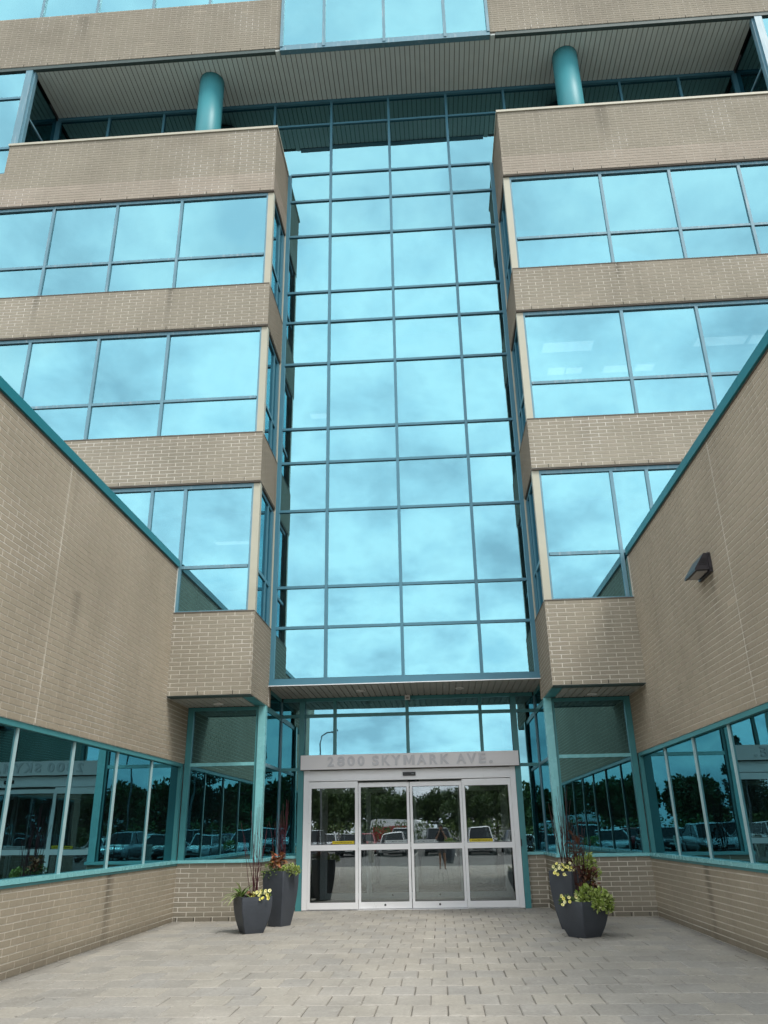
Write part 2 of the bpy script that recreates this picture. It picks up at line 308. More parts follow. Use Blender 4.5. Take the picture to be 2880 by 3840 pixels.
M['asphalt'] = simple('asphalt', (.105, .100, .094), .9, var=.25, scale=.8, bump=.3, bscale=80)
M['paint'] = simple('road_paint', (.55, .55, .52), .8, var=.15, scale=3)
M['kerb'] = simple('concrete_kerb', (.34, .33, .30), .9, var=.15, scale=3)
M['lawn'] = simple('lawn', (.045, .085, .02), 1.0, var=.4, scale=4)
M['bark'] = simple('tree_bark', (.075, .058, .042), .95, var=.3, scale=8)
M['tree'] = leaf_mat('tree_leaf', [(.028, .055, .012), (.045, .085, .018), (.07, .115, .026), (.035, .065, .014)])
M['spruce'] = leaf_mat('spruce_needle', [(.016, .034, .014), (.026, .048, .02), (.036, .06, .026)])
M['hedge'] = leaf_mat('hedge_leaf', [(.05, .09, .012), (.085, .13, .02), (.12, .16, .03)])
M['carglass'] = simple('car_glass', (.010, .013, .015), .1, spec=.25)
M['tyre'] = simple('tyre_rubber', (.015, .015, .015), .85)
M['rim'] = simple('alloy_rim', (.45, .46, .48), .3, metal=.7)
M['headlamp'] = simple('headlamp_glass', (.70, .74, .78), .08, spec=.9)
M['taillamp'] = simple('taillamp_red', (.35, .01, .012), .15, spec=.7)
M['plate'] = simple('number_plate', (.65, .66, .64), .5)
def carpaint(n, c):
    mt = simple(n, c, .22, spec=.6, var=.03); mt.node_tree.nodes['Principled BSDF'].inputs['Coat Weight'].default_value = .6
    return mt
M['car_white'] = carpaint('white_car_paint', (.68, .69, .70)); M['car_silver'] = carpaint('silver_car_paint', (.36, .38, .40))
M['car_grey'] = carpaint('grey_car_paint', (.09, .10, .11)); M['car_black'] = carpaint('black_car_paint', (.012, .013, .016))
M['car_red'] = carpaint('red_car_paint', (.38, .015, .02)); M['car_blue'] = carpaint('blue_car_paint', (.03, .06, .14))
M['lamp_metal'] = simple('lamp_post_metal', (.12, .125, .13), .5)
M['concrete'] = simple('pale_concrete', (.42, .40, .35), .9, var=.12, scale=3)
M['farwall'] = simple('far_building_white', (.55, .55, .53), .8, var=.05)
M['farblue'] = simple('far_building_blue', (.035, .10, .22), .6, var=.05)
M['skin'] = simple('skin', (.34, .19, .13), .55, var=.05)
M['shirt'] = simple('dark_shirt', (.02, .022, .03), .85)
M['shorts'] = simple('grey_shorts', (.10, .10, .11), .9)
M['hair'] = simple('dark_hair', (.015, .011, .009), .6)

# ------------------------------------------------------------------ mesh helpers
class MB:
    def __init__(s): s.v = []; s.f = []; s.mi = []
    def quad(s, a, b, c, d, mi=0):
        n = len(s.v); s.v += [tuple(a), tuple(b), tuple(c), tuple(d)]; s.f.append((n, n+1, n+2, n+3)); s.mi.append(mi)
    def tri(s, a, b, c, mi=0):
        n = len(s.v); s.v += [tuple(a), tuple(b), tuple(c)]; s.f.append((n, n+1, n+2)); s.mi.append(mi)
    def box(s, x0, x1, y0, y1, z0, z1, mi=0):
        x0, x1 = min(x0, x1), max(x0, x1); y0, y1 = min(y0, y1), max(y0, y1); z0, z1 = min(z0, z1), max(z0, z1)
        n = len(s.v)
        s.v += [(x0, y0, z0), (x1, y0, z0), (x1, y1, z0), (x0, y1, z0), (x0, y0, z1), (x1, y0, z1), (x1, y1, z1), (x0, y1, z1)]
        for q in ((0, 3, 2, 1), (4, 5, 6, 7), (0, 1, 5, 4), (1, 2, 6, 5), (2, 3, 7, 6), (3, 0, 4, 7)):
            s.f.append(tuple(n+i for i in q)); s.mi.append(mi)
        return s
    def loft(s, rings, cap=True, mi=0, closed=True):
        base = len(s.v); k = len(rings[0])
        for r in rings: s.v += [tuple(p) for p in r]
        for i in range(len(rings)-1):
            for j in range(k if closed else k-1):
                a = base+i*k+j; b = base+i*k+(j+1) % k
                s.f.append((a, b, b+k, a+k)); s.mi.append(mi)
        if cap:
            s.f.append(tuple(base+j for j in reversed(range(k)))); s.mi.append(mi)
            s.f.append(tuple(base+(len(rings)-1)*k+j for j in range(k))); s.mi.append(mi)
        return s
    def tube(s, pts, rads, n=8, mi=0, cap=True):
        rings = []
        for i, p in enumerate(pts):
            p = Vector(p)
            d = (Vector(pts[min(i+1, len(pts)-1)]) - Vector(pts[max(i-1, 0)])).normalized()
            a = d.orthogonal().normalized() if abs(d.z) < .9 else Vector((1, 0, 0)).cross(d).normalized()
            b = d.cross(a)
            rr = rads[i] if isinstance(rads, (list, tuple)) else rads
            rings.append([p + rr*(math.cos(2*math.pi*j/n)*a + math.sin(2*math.pi*j/n)*b) for j in range(n)])
        return s.loft(rings, cap, mi)
    def mesh(s, name, mats, smooth=False):
        me = bpy.data.meshes.new(name); me.from_pydata(s.v, [], s.f)
        for mt in (mats if isinstance(mats, (list, tuple)) else [mats]): me.materials.append(mt)
        if isinstance(mats, (list, tuple)) and len(mats) > 1: me.polygons.foreach_set('material_index', s.mi)
        if smooth: me.polygons.foreach_set('use_smooth', [True]*len(me.polygons))
        me.update()
        return me
    def build(s, name, mats, parent=None, smooth=False, loc=None):
        o = bpy.data.objects.new(name, s.mesh(name, mats, smooth)); COL.objects.link(o)
        if loc: o.location = loc
        if parent: o.parent = parent
        return o
def link(name, me, parent=None, loc=(0, 0, 0), rot=None, scale=None):
    o = bpy.data.objects.new(name, me); COL.objects.link(o); o.location = loc
    if rot: o.rotation_euler = rot
    if scale: o.scale = scale
    if parent: o.parent = parent
    return o
def B(name, mat, parent, *b, label=None):
    o = MB().box(*b).build(name, mat, parent)
    if label: o['label'] = label
    return o
def thing(name, label, cat, loc=(0, 0, 0), group=None, rz=0):
    o = bpy.data.objects.new(name, None); COL.objects.link(o); o.location = loc; o.rotation_euler = (0, 0, rz)
    o.empty_display_size = .1
    return tag(o, label, cat, group)
def tag(o, label, cat, group=None, kind=None):
    o['label'] = label; o['category'] = cat
    if group: o['group'] = group
    if kind: o['kind'] = kind
    return o
def struct(o):
    o['kind'] = 'structure'; return o
def copy_tree(o, parent=None):
    c = o.copy(); COL.objects.link(c); c.parent = parent
    for ch in o.children: copy_tree(ch, c)
    return c

# ------------------------------------------------------------------ dimensions (metres)
W = 1.525                                   # curtain wall module
XL, XR = -4.131, 4.209                      # faces of the two wings
YB, YC, YG, YD = 13.79, 15.36, 15.10, 16.906   # bay front, curtain wall, ground-floor bay, door plane
XB = 2.628                                  # inner side of the bays
XE = 13.0                                   # how far the storeys are built sideways
COURSE, BRICK = .0755, .314
ROWS = [19.67, 18.83, 17.12, 16.235, 15.116, 13.414, 12.552, 11.404, 9.721, 8.883, 7.75, 6.062, 5.219, 4.129]

# ------------------------------------------------------------------ brickwork
FULL = {}
def full_brick_mesh(axis, mat):
    key = (axis, mat.name)
    if key not in FULL:
        b = MB(); hl, hz, d = (BRICK-.014)/2, (COURSE-.0145)/2, .0045
        if axis == '-y': b.box(-hl, hl, -d, .008, -hz, hz)
        elif axis == '+x': b.box(-.008, d, -hl, hl, -hz, hz)
        else: b.box(-d, .008, -hl, hl, -hz, hz)
        FULL[key] = b.mesh('brick', mat)
    return FULL[key]
class Bricks:
    """collects the bricks of one thing; the largest in view become objects, the rest one joined part"""
    def __init__(s, owner): s.owner = owner; s.cand = []; s.rest = MB(); s.mats = []
    def mi(s, mat):
        if mat not in s.mats: s.mats.append(mat)
        return s.mats.index(mat)
    def add_rest(s, axis, p, u0, u1, z0, z1, mat):
        d = .0045; k = s.mi(mat)
        if axis == '-y': s.rest.box(u0, u1, p-d, p+.008, z0, z1, k)
        elif axis == '+x': s.rest.box(p-.008, p+d, u0, u1, z0, z1, k)
        else: s.rest.box(p-d, p+.008, u0, u1, z0, z1, k)
    def wall(s, part, axis, p, u0, u1, z0, z1, matf, shift=0.0):
        """lay running bond on the face 'p' between u0..u1 and z0..z1"""
        row0 = int(math.floor(z0/COURSE)); rows = int(math.ceil((z1-z0)/COURSE - 1e-6))
        n = max(1, round((z1-z0)/COURSE)); ch = (z1-z0)/n
        for r in range(n):
            za, zb = z0+r*ch+.00725, z0+(r+1)*ch-.00725
            off = shift + (.5*BRICK if (r+row0) % 2 else 0)
            k0 = int(math.floor((u0-off)/BRICK)) - 1; k1 = int(math.ceil((u1-off)/BRICK)) + 1
            for k in range(k0, k1):
                a, b = off+k*BRICK+.007, off+(k+1)*BRICK-.007
                a2, b2 = max(a, u0+.001), min(b, u1-.001)
                if b2-a2 < .02: continue
                mat = matf((za+zb)/2, (a2+b2)/2) if callable(matf) else matf
                if a2 == a and b2 == b and abs(ch-COURSE) < .004:
                    u, z = (a+b)/2, (za+zb)/2
                    s.cand.append((part, axis, p, u, z, mat, ch))
                else:
                    s.add_rest(axis, p, a2, b2, za, zb, mat)
    def finish(s, limit=295, stuff_parent=None):
        scored = []
        for c in s.cand:
            part, axis, p, u, z, mat, ch = c
            if axis == '-y': q = [(u-.15, p, z-.03), (u+.15, p, z-.03), (u-.15, p, z+.03)]
            else: q = [(p, u-.15, z-.03), (p, u+.15, z-.03), (p, u-.15, z+.03)]
            pr = [project(t) for t in q]
            if any(t is None for t in pr) or not (10 < pr[0][0] < 2870 and 10 < pr[0][1] < 3830): scored.append((0, c)); continue
            a = abs((pr[1][0]-pr[0][0])*(pr[2][1]-pr[0][1]) - (pr[1][1]-pr[0][1])*(pr[2][0]-pr[0][0]))
            scored.append((a, c))
        scored.sort(key=lambda t: -t[0])
        for i, (a, c) in enumerate(scored):
            part, axis, p, u, z, mat, ch = c
            if i < limit and a > 0:
                loc = (u, p, z) if axis == '-y' else (p, u, z)
                o = link('brick', full_brick_mesh(axis, mat), part, loc)
                o.scale = (1, 1, (ch-.0145)/(COURSE-.0145))
            else:
                s.add_rest(axis, p, u-BRICK/2+.007, u+BRICK/2-.007, z-ch/2+.00725, z+ch/2-.00725, mat)
        o = s.rest.build('brick_courses', s.mats, s.owner); o['kind'] = 'stuff'
        return o

# ------------------------------------------------------------------ panes and frames
def pane(parent, mat, axis, p, u0, u1, z0, z1, tilt=.0048, name='pane'):
    """one sheet of glass, 8 mm thick, seated very slightly out of true like its neighbours"""
    b = MB(); cu, cz = (u0+u1)/2, (z0+z1)/2; hu, hz = (u1-u0)/2, (z1-z0)/2
    if axis == 'y': b.box(-hu, hu, 0, .008, -hz, hz); loc = (cu, p, cz); rot = (random.uniform(-tilt, tilt), 0, random.uniform(-tilt, tilt))
    else: b.box(-.004, .004, -hu, hu, -hz, hz); loc = (p, cu, cz); rot = (0, random.uniform(-tilt, tilt), random.uniform(-tilt, tilt))
    return b.build(name, mat, parent, loc=loc).__setattr__('rotation_euler', rot)

office = thing('office_building', 'mid-rise office building of buff brick bands and blue mirror glass above the entrance', 'building')

# ---- central curtain wall
cw = MB()
cw.box(-XB, XB, YC-.10, YC-.001, 4.062, 4.125)            # projecting bottom sill
cw.box(-XB+.002, XB-.002, YC-.055, YC+.05, 4.128, 4.20)
cwo = cw.build('curtain_wall', M['mullion_clean'], office)
B('sill_edge', M['alu'], cwo, -XB-.004, XB+.004, YC-.112, YC-.098, 4.052, 4.066)
def vmull(parent, x, z0, z1, y=YC, w=.058, d=.05, mat='mullion_clean'):
    B('mullion', M[mat], parent, x-w/2, x+w/2, y-d, y+.03, z0, z1)
cols = [-XB+.045, -W, 0, W, XB-.045]
for x in cols: vmull(cwo, x, 4.20, 17.10 if abs(x) > 2 else 19.66, w=.085 if abs(x) > 2 else .062)
def hbar(parent, x0, x1, z, y=YC, h=.056, d=.034, mat='mullion_clean'):
    B('transom', M[mat], parent, x0+.032, x1-.032, y-d, y+.03, z-h/2, z+h/2)
for z in ROWS[2:13]:
    for a, b in zip(cols[:-1], cols[1:]): hbar(cwo, a, b, z)
zs = [4.20] + ROWS[2:13][::-1]
for a, b in zip(cols[:-1], cols[1:]):
    for z0, z1 in zip(zs[:-1], zs[1:]):
        pane(cwo, M['glass'], 'y', YC, a+.02, b-.02, z0+.015, z1-.015)
# ---- recessed top-floor glazing behind the balconies (same plane, full width)
tg = B('balcony_glazing', M['mullion_clean'], office, -9.07, 9.07, YC-.06, YC+.05, 19.60, 19.69)
gx = [-9.07, -5*W, -4*W, -3*W, -2*W, -W, 0, W, 2*W, 3*W, 4*W, 5*W, 9.07]
for x in gx:
    vmull(tg, x, 16.3 if abs(x) > 2.7 else 19.0, 19.60, w=.06 if abs(x) < 9 else .14) if abs(x) > 2.7 or x in (-2*W, 2*W) else None
for a, b in zip(gx[:-1], gx[1:]):
    mid = (a+b)/2
    hbar(tg, a, b, ROWS[1])
    pane(tg, M['glass_low'], 'y', YC, a+.02, b-.02, ROWS[1]+.02, 19.60)
    if abs(mid) < 2.0*W + .1: pane(tg, M['glass'], 'y', YC, a+.02, b-.02, ROWS[2]+.02, ROWS[1]-.015)
    else: pane(tg, M['glass_low'], 'y', YC, a+.02, b-.02, 16.3, ROWS[1]-.015)

# ---- storeys of the two bays
bricks = Bricks(office)
def spandrel_mat(z, u): return M['brick_pale'] if 15.15 < z < 15.72 else M['brick']
BAND = [(5.18, 7.80), (8.86, 11.45), (12.51, 15.15)]          # glass bands
SPAN = [(3.683, 5.18, XB, None), (7.80, 8.86, XB, XE), (11.45, 12.51, XB, XE), (15.15, 17.05, XB, 9.21)]
weeps = MB()
for sgn in (-1, 1):
    xw = XL if sgn < 0 else XR
    for i, (z0, z1, xa, xb) in enumerate(SPAN):
        far = abs(xw)+.3 if xb is None else xb
        u0, u1 = (-far, -xa) if sgn < 0 else (xa, far)
        mo = M['mortar'] if i < 3 else M['mortar_top']
        core = MB().box(u0, u1, YB, YB+.28, z0, z1)
        # the bay's inner side, back to the curtain wall
        xi = sgn*XB
        core.box(xi, xi+sgn*.28, YB+.28, YC-.002, z0, z1)
        sp = core.build('spandrel_wall', mo, office)
        v0, v1 = (xw, -XB) if (xb is None and sgn < 0) else ((XB, xw) if xb is None else (u0, u1))
        bricks.wall(sp, '-y', YB, v0, v1, z0, z1, spandrel_mat, shift=.05*i)
        bricks.wall(sp, '+x' if sgn < 0 else '-x', xi, YB+.001, YC-.06, z0, z1, spandrel_mat, shift=.11*i)
        k = 0
        x = .32 + XB
        while x < (abs(xw) if xb is None else far) - .05:
            weeps.box(sgn*x-.006, sgn*x+.006, YB-.0052, YB+.004, z0+.004, z0+.070); x += 2*BRICK
        # steel lintel below the brick, ledge above the glass
        if i:
            B('lintel', M['lintel'], sp, u0, u1, YB+.012, YB+.16, z0-.030, z0-.002)
            B('lintel', M['lintel'], sp, xi+sgn*.012, xi+sgn*.16, YB+.16, YC-.08, z0-.030, z0-.002)
        B('ledge', M['lintel'], sp, u0, u1, YB-.012, YB+.14, z1-.006, z1+.014) if i < 3 else None
        if i < 3: B('ledge', M['lintel'], sp, xi-sgn*.012, xi+sgn*.14, YB+.142, YC-.08, z1-.006, z1+.014)
    # lower strip of the parapet storey beyond the balcony
    u0, u1 = (-XE, -9.211) if sgn < 0 else (9.211, XE)
    sp = MB().box(u0, u1, YB, YB+.28, 15.15, 16.19).build('spandrel_wall', M['mortar_top'], office)
    bricks.wall(sp, '-y', YB, u0, u1, 15.15, 16.19, spandrel_mat, shift=.15)
    # balcony coping
    cp = MB()
    a, b = (-9.23, -XB+.03) if sgn < 0 else (XB-.03, 9.23)
    cp.box(a, b, YB-.035, YB+.32, 17.052, 17.115)
    xi = sgn*XB
    cp.box(xi-sgn*.03, xi+sgn*.31, YB+.322, YC-.08, 17.052, 17.115)
    co = cp.build('balcony_coping', M['cap'], office)
    x = XB+.5
    while x < 9.1:       # little fixing clips standing on the coping
        B('coping_clip', M['cap'], co, sgn*x-.012, sgn*x+.012, YB-.02, YB+.02, 17.115, 17.135); x += .36
    # balcony floor
    B('balcony_floor', M['roof'], office, *( (-9.2, -XB-.28) if sgn < 0 else (XB+.28, 9.2)), YB+.28, YC-.06, 16.0, 16.2)
    # window bands
    for bi, (z0, z1) in enumerate(BAND):
        zt = (6.08, 9.72, 13.385)[bi]
        yg = YB+.085
        fr = MB()
        ua, ub = sgn*(XB+.14), sgn*XE
        fr.box(ua, ub, yg-.03, yg+.05, z1-.105, z1-.031); fr.box(ua, ub, yg-.03, yg+.05, z0+.014, z0+.05)
        wn = fr.build('window_band', M['mullion'], office)
        mx = ([4.12, 4.785] if bi == 0 else [4.785]) + [4.785+W*k for k in range(1, 6)]
        edges = [XB+.155] + mx + [XE]
        zt0 = z0+.05; zt1 = z1-.105
        B('jamb', M['mullion'], wn, sgn*(XB+.137), sgn*(XB+.172), yg-.028, yg+.05, zt0, zt1)
        for x in mx: B('mullion', M['mullion'], wn, sgn*x-.031, sgn*x+.031, yg-.028, yg+.05, zt0, zt1)
        for k, (a, b) in enumerate(zip(edges[:-1], edges[1:])):
            lo, hi = sorted((sgn*a, sgn*b))
            B('transom', M['mullion'], wn, lo+.03, hi-.03, yg-.02, yg+.05, zt-.030, zt+.030)
            pane(wn, M['glass'], 'y', yg+.01, lo+.02, hi-.02, zt0-.01, zt-.02)
            pane(wn, M['glass'], 'y', yg+.01, lo+.02, hi-.02, zt+.02, zt1+.01)
        B('corner_post', M['cream'], wn, *sorted((sgn*(XB+.002), sgn*(XB+.137))), YB+.055, YB+.19, z0+.014, z1-.031)
        # glazing on the bay's inner side
        xs = sgn*(XB+.075)
        B('side_frame', M['mullion_clean'], wn, *sorted((xs-.03*sgn, xs+.05*sgn)), YB+.192, YC-.06, z1-.105, z1-.031)
        B('side_frame', M['mullion_clean'], wn, *sorted((xs-.03*sgn, xs+.05*sgn)), YB+.192, YC-.06, z0+.014, z0+.05)
        B('side_mullion', M['mullion_clean'], wn, *sorted((xs-.05*sgn, xs+.05*sgn)), YC-.20, YC-.065, zt0, zt1)
        B('side_mullion', M['mullion_clean'], wn, *sorted((xs-.03*sgn, xs+.05*sgn)), YB+1.02, YB+1.08, zt0, zt1)
        B('side_transom', M['mullion_clean'], wn, *sorted((xs-.028*sgn, xs+.045*sgn)), YB+.19, YB+1.02, zt-.034, zt+.034)
        B('side_transom', M['mullion_clean'], wn, *sorted((xs-.028*sgn, xs+.045*sgn)), YB+1.08, YC-.2, zt-.034, zt+.034)
        for (ya, yb) in ((YB+.19, YB+1.03), (YB+1.07, YC-.19)):
            pane(wn, M['glass'], 'x', xs, ya, yb, zt0-.01, zt-.02); pane(wn, M['glass'], 'x', xs, ya, yb, zt+.02, zt1+.01)
    # trim where the bay dies into the curtain wall
    B('edge_trim', M['cream'], office, *sorted((sgn*(XB-.004), sgn*(XB+.055))), YC-.058, YC-.028, 4.13, 17.05)
    # outer glazed strip beside the balcony, with its post and side screen
    og = B('outer_glazing', M['mullion'], office, *sorted((sgn*9.05, sgn*9.225)), YB+.02, YB+.20, 17.116, 19.74)
    B('post_fin', M['mullion'], og, *sorted((sgn*9.0, sgn*9.05)), YB+.08, YB+.20, 17.116, 19.69)
    for z in (16.22, 17.06, 18.75): B('transom', M['mullion_clean'], og, *sorted((sgn*9.226, sgn*XE)), YB+.03, YB+.1, z-.035, z+.035)
    for z0, z1 in ((16.2, 17.04), (17.08, 18.73), (18.77, 19.75)):
        for k in range(3):
            a = 9.226+k*W; pane(og, M['glass'], 'y', YB+.06, *(sorted((sgn*(a+.01), sgn*(a+W-.03)))), z0, z1)
    for k in (1, 2): B('mullion', M['mullion'], og, sgn*(9.226+k*W)-.03, sgn*(9.226+k*W)+.03, YB+.01, YB+.1, 16.2, 19.75)
    pane(og, M['glass_low'], 'x', sgn*9.11, YB+.2, YC-.06, 16.2, 18.3); pane(og, M['glass_low'], 'x', sgn*9.11, YB+.2, YC-.06, 18.34, 19.69)
    B('side_transom', M['mullion'], og, *sorted((sgn*9.075, sgn*9.13)), YB+.2, YC-.06, 18.29, 18.35)
    # round column on the balcony
    cm = MB(); n = 32
    cx, cyy = sgn*4.57, 14.54
    cm.loft([[(cx+.315*math.cos(2*math.pi*j/n), cyy+.315*math.sin(2*math.pi*j/n), z) for j in range(n)] for z in (16.2, 17.9, 19.686)])
    col = cm.build('column', M['column'], office, smooth=False)
    for pl in col.data.polygons: pl.use_smooth = len(pl.vertices) == 4
    # top storey: brick band with windows above
    u0, u1 = (-XE, -XB-.002) if sgn < 0 else (XB+.002, XE)
    sp = MB().box(u0, u1, YB, YB+.28, 19.80, 21.63).build('spandrel_wall', M['mortar_top'], office)
    bricks.wall(sp, '-y', YB, u0, u1, 19.80, 21.63, M['brick'], shift=.07)
    B('lintel', M['greenlintel'], sp, u0 if sgn < 0 else u0+.14, u1-.14 if sgn < 0 else u1, YB+.012, YB+.105, 19.690, 19.797)
    x = XB+.4
    while x < XE: weeps.box(sgn*x-.006, sgn*x+.006, YB-.0052, YB+.004, 19.804, 19.87); x += 2*BRICK
    tw = MB().box(u0, u1, YB+.05, YB+.13, 21.632, 21.68).build('window_band', M['mullion'], office)
    e = [XB+.002] + [W*k for k in range(2, 9)]
    for a, b in zip(e[:-1], e[1:]):
        lo, hi = sorted((sgn*a, sgn*b))
        B('mullion', M['mullion'], tw, sgn*b-.035, sgn*b+.035, YB+.035, YB+.13, 21.68, 24.2)
        pane(tw, M['glass'], 'y', YB+.09, lo+.03, hi-.03, 21.67, 24.2)
wp = weeps.build('weep_joints', M['weep'], office); wp['kind'] = 'stuff'
# ---- projecting glass box over the centre
tb = MB(); tb.box(-XB, XB, YB-.035, YB+.10, 19.655, 19.765); tbo = tb.build('central_glass_box', M['mullion'], office)
B('transom', M['mullion'], tbo, -XB, XB, YB-.02, YB+.08, 19.775, 19.845)
for x in (-XB+.03, -W, 0, W, XB-.03): B('mullion', M['mullion'], tbo, x-.036, x+.036, YB-.055, YB+.08, 19.70 if abs(x) < 2 else 19.77, 24.2)
for a, b in zip((-XB, -W, 0, W), (-W, 0, W, XB)): pane(tbo, M['glass'], 'y', YB+.01, a+.03, b-.03, 19.84, 24.2)
# ---- boarded soffits: every board its own piece
def soffit(name, x0, x1, y0, y1, z, pitch, mat='board'):
    sb = B(name, M['gap'], office, x0, x1, y0, y1, z+.022, z+.05)
    n = int(round((x1-x0)/pitch)); pw = (x1-x0)/n
    me = MB().box(-pw/2+.011, pw/2-.011, y0+.002-(y0+y1)/2, y1-.002-(y0+y1)/2, 0, .021).mesh('board', M[mat])
    for k in range(n): link('board', me, sb, (x0+(k+.5)*pw, (y0+y1)/2, z))
    return sb
soffit('balcony_soffit', -9.06, -XB-.14, YB+.107, YC-.062, 19.690, .127)
soffit('balcony_soffit', XB+.14, 9.06, YB+.107, YC-.062, 19.690, .127)
soffit('balcony_soffit', -XB-.138, XB+.138, YB+.002, YC-.062, 19.690-.004, .127)
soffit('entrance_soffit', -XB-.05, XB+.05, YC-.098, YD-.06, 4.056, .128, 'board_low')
for sgn, xw in ((-1, XL), (1, XR)):
    xi = sgn*XB
    a, b = sorted((sgn*(XB+.20), xw))
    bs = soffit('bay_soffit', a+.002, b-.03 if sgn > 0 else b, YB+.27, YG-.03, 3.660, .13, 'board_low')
    B('soffit_border', M['greenlintel'], bs, *sorted((sgn*(XB+.012), xw)), YB+.012, YB+.268, 3.668, 3.682)
    B('soffit_border', M['teal'], bs, *sorted((xi+sgn*.012, xi+sgn*.20)), YB+.27, YG-.02, 3.668, 3.682)
    B('fascia_return', M['brick_wing_lit'], bs, *sorted((xi+sgn*.002, xi+sgn*.26)), YC-.004, YC+.16, 3.69, 4.05)
    B('head_beam', M['teal'], bs, *sorted((xi+sgn*.03, xi+sgn*.10)), YG+.12, YD-.04, 3.60, 3.70)

# ---- ground floor glazing around the door
gf = B('entrance_glazing', M['teal'], office, -XB, XB, YD-.05, YD+.05, 3.985, 4.054)
for sgn, xw in ((-1, XL), (1, XR)):
    S = lambda a, b: tuple(sorted((a, b)))
    xi = sgn*XB
    # brick upstand: front, return and the short piece beside the door
    up = MB().box(*S(xw, xi), YG, YG+.25, -.05, .93).box(*S(xi+sgn*.25, xi), YG+.252, YD, -.05, .93).box(*S(xi, sgn*2.27), YD, YD+.2, -.05, .93)
    uo = up.build('upstand_wall', M['mortar'], office)
    bricks.wall(uo, '-y', YG, *S(xw, xi), 0, .93, M['brick'], shift=.03)
    bricks.wall(uo, '+x' if sgn < 0 else '-x', xi, YG+.002, YD, 0, .93, M['brick'])
    bricks.wall(uo, '-y', YD, *S(xi, sgn*2.27), 0, .93, M['brick'], shift=.09)
    for i in range(5): weeps2 = B('weep_joint', M['weep'], uo, *S(sgn*(XB+.2+.31*i)-.006, sgn*(XB+.2+.31*i)+.006), YG-.0052, YG+.002, .006, .07)
    # sills
    B('sill', M['sill'], gf, *S(xw, xi-sgn*.035), YG-.035, YG+.20, .934, .985)
    B('sill', M['sill'], gf, *S(xi-sgn*.035, xi+sgn*.16), YG+.202, YD-.037, .934, .985)
    B('sill', M['sill'], gf, *S(xi+sgn*.16, sgn*2.26), YD-.035, YD+.10, .934, .985)
    # front pane frame
    yf = YG+.05
    B('jamb', M['teal'], gf, *S(xw, xw-sgn*.105), yf-.03, yf+.06, .985, 3.66)
    B('pillar', M['sill'], gf, *S(xi-sgn*.005, xi+sgn*.135), YG+.0, YG+.14, .985, 3.668)
    B('pillar_trim', M['teal'], gf, *S(xi+sgn*.136, xi+sgn*.185), YG+.03, YG+.12, .985, 3.66)
    a, b = S(xw-sgn*.105, xi+sgn*.185)
    B('transom', M['sill'], gf, a, b, yf-.025, yf+.06, 2.585, 2.645); B('head', M['teal'], gf, a, b, yf-.02, yf+.06, 3.60, 3.659)
    pane(gf, M['glass_low'], 'y', yf+.02, a-.01, b+.01, .98, 2.60, .003); pane(gf, M['glass_low'], 'y', yf+.02, a-.01, b+.01, 2.63, 3.62, .003)
    # return
    xr = xi+sgn*.05
    B('transom', M['mullion'], gf, *S(xr-sgn*.02, xr+sgn*.05), YG+.14, YD-.06, 2.585, 2.645)
    B('head', M['teal'], gf, *S(xr-sgn*.02, xr+sgn*.05), YG+.14, YD-.06, 3.985, 4.05)
    pane(gf, M['glass_low'], 'x', xr, YG+.13, YD-.05, .98, 2.60); pane(gf, M['glass_low'], 'x', xr, YG+.13, YD-.05, 2.63, 3.62)
    pane(gf, M['glass_low'], 'x', xr, YG+.13, YD-.05, 3.70, 3.99)
    # corner mullion and the narrow pane next to the door
    B('corner_mullion', M['mullion'], gf, *S(xr+sgn*.05, xr-sgn*.03), YD-.06, YD+.05, .985, 3.985)
    B('transom', M['teal'], gf, *S(xr-sgn*.03, sgn*2.27), YD-.03, YD+.05, 2.585, 2.645); B('transom', M['teal'], gf, *S(xr-sgn*.03, sgn*2.27), YD-.03, YD+.05, 3.655, 3.72)
    for z0, z1 in ((.98, 2.59), (2.64, 3.66), (3.715, 3.99)): pane(gf, M['glass_low'], 'y', YD, *S(xr-sgn*.02, sgn*2.26), z0, z1)
    # tall jamb
    B('door_jamb', M['teal'], gf, *S(sgn*2.27, sgn*2.158), YD-.09, YD+.06, .0, 3.985)
for x in (-W, 0, W): B('mullion', M['teal'], gf, x-.033, x+.033, YD-.05, YD+.04, 2.62, 3.985)
xs = [-2.158, -W, 0, W, 2.158]
for a, b in zip(xs[:-1], xs[1:]):
    B('transom', M['teal'], gf, a+.033 if abs(a) < 2 else a, b-.033 if abs(b) < 2 else b, YD-.04, YD+.04, 3.655, 3.72)
    pane(gf, M['glass'], 'y', YD, a+.01, b-.01, 2.6, 3.66); pane(gf, M['glass'], 'y', YD, a+.01, b-.01, 3.715, 3.99)
bricks.finish(295)

# ---- what one dimly sees inside: floor slabs, rear walls, vestibule
inn = MB()
inn.box(-XE, XE, 21.0, 21.2, 0, 24.3)
for z in (7.78, 11.47, 15.17, 19.76): inn.box(-XE, XE, YC+.12, 21, z, z+.7)
for z in (7.83, 11.48, 15.18):
    inn.box(-XE, -XB-.3, YB+.30, YC+.12, z, z+.6); inn.box(XB+.3, XE, YB+.30, YC+.12, z, z+.6)
inn.box(-XE, XE, YB+.4, 21, 24.25, 24.6)
inn.box(-XE, -XE+.1, YB+.2, 21, 0, 24.2); inn.box(XE-.1, XE, YB+.2, 21, 0, 24.2)
inn.box(-XE, -XB-.3, YB+.30, YC+.12, 3.9, 5.0); inn.box(XB+.3, XE, YB+.30, YC+.12, 3.9, 5.0)
inn.box(-XE, -2.6, YD+.25, 21, 3.66, 4.6); inn.box(2.6, XE, YD+.25, 21, 3.66, 4.6); inn.box(-2.6, 2.6, YC+.12, 21, 4.09, 4.6)
inn.build('interior_floors', M['room'], office)
ves = MB()
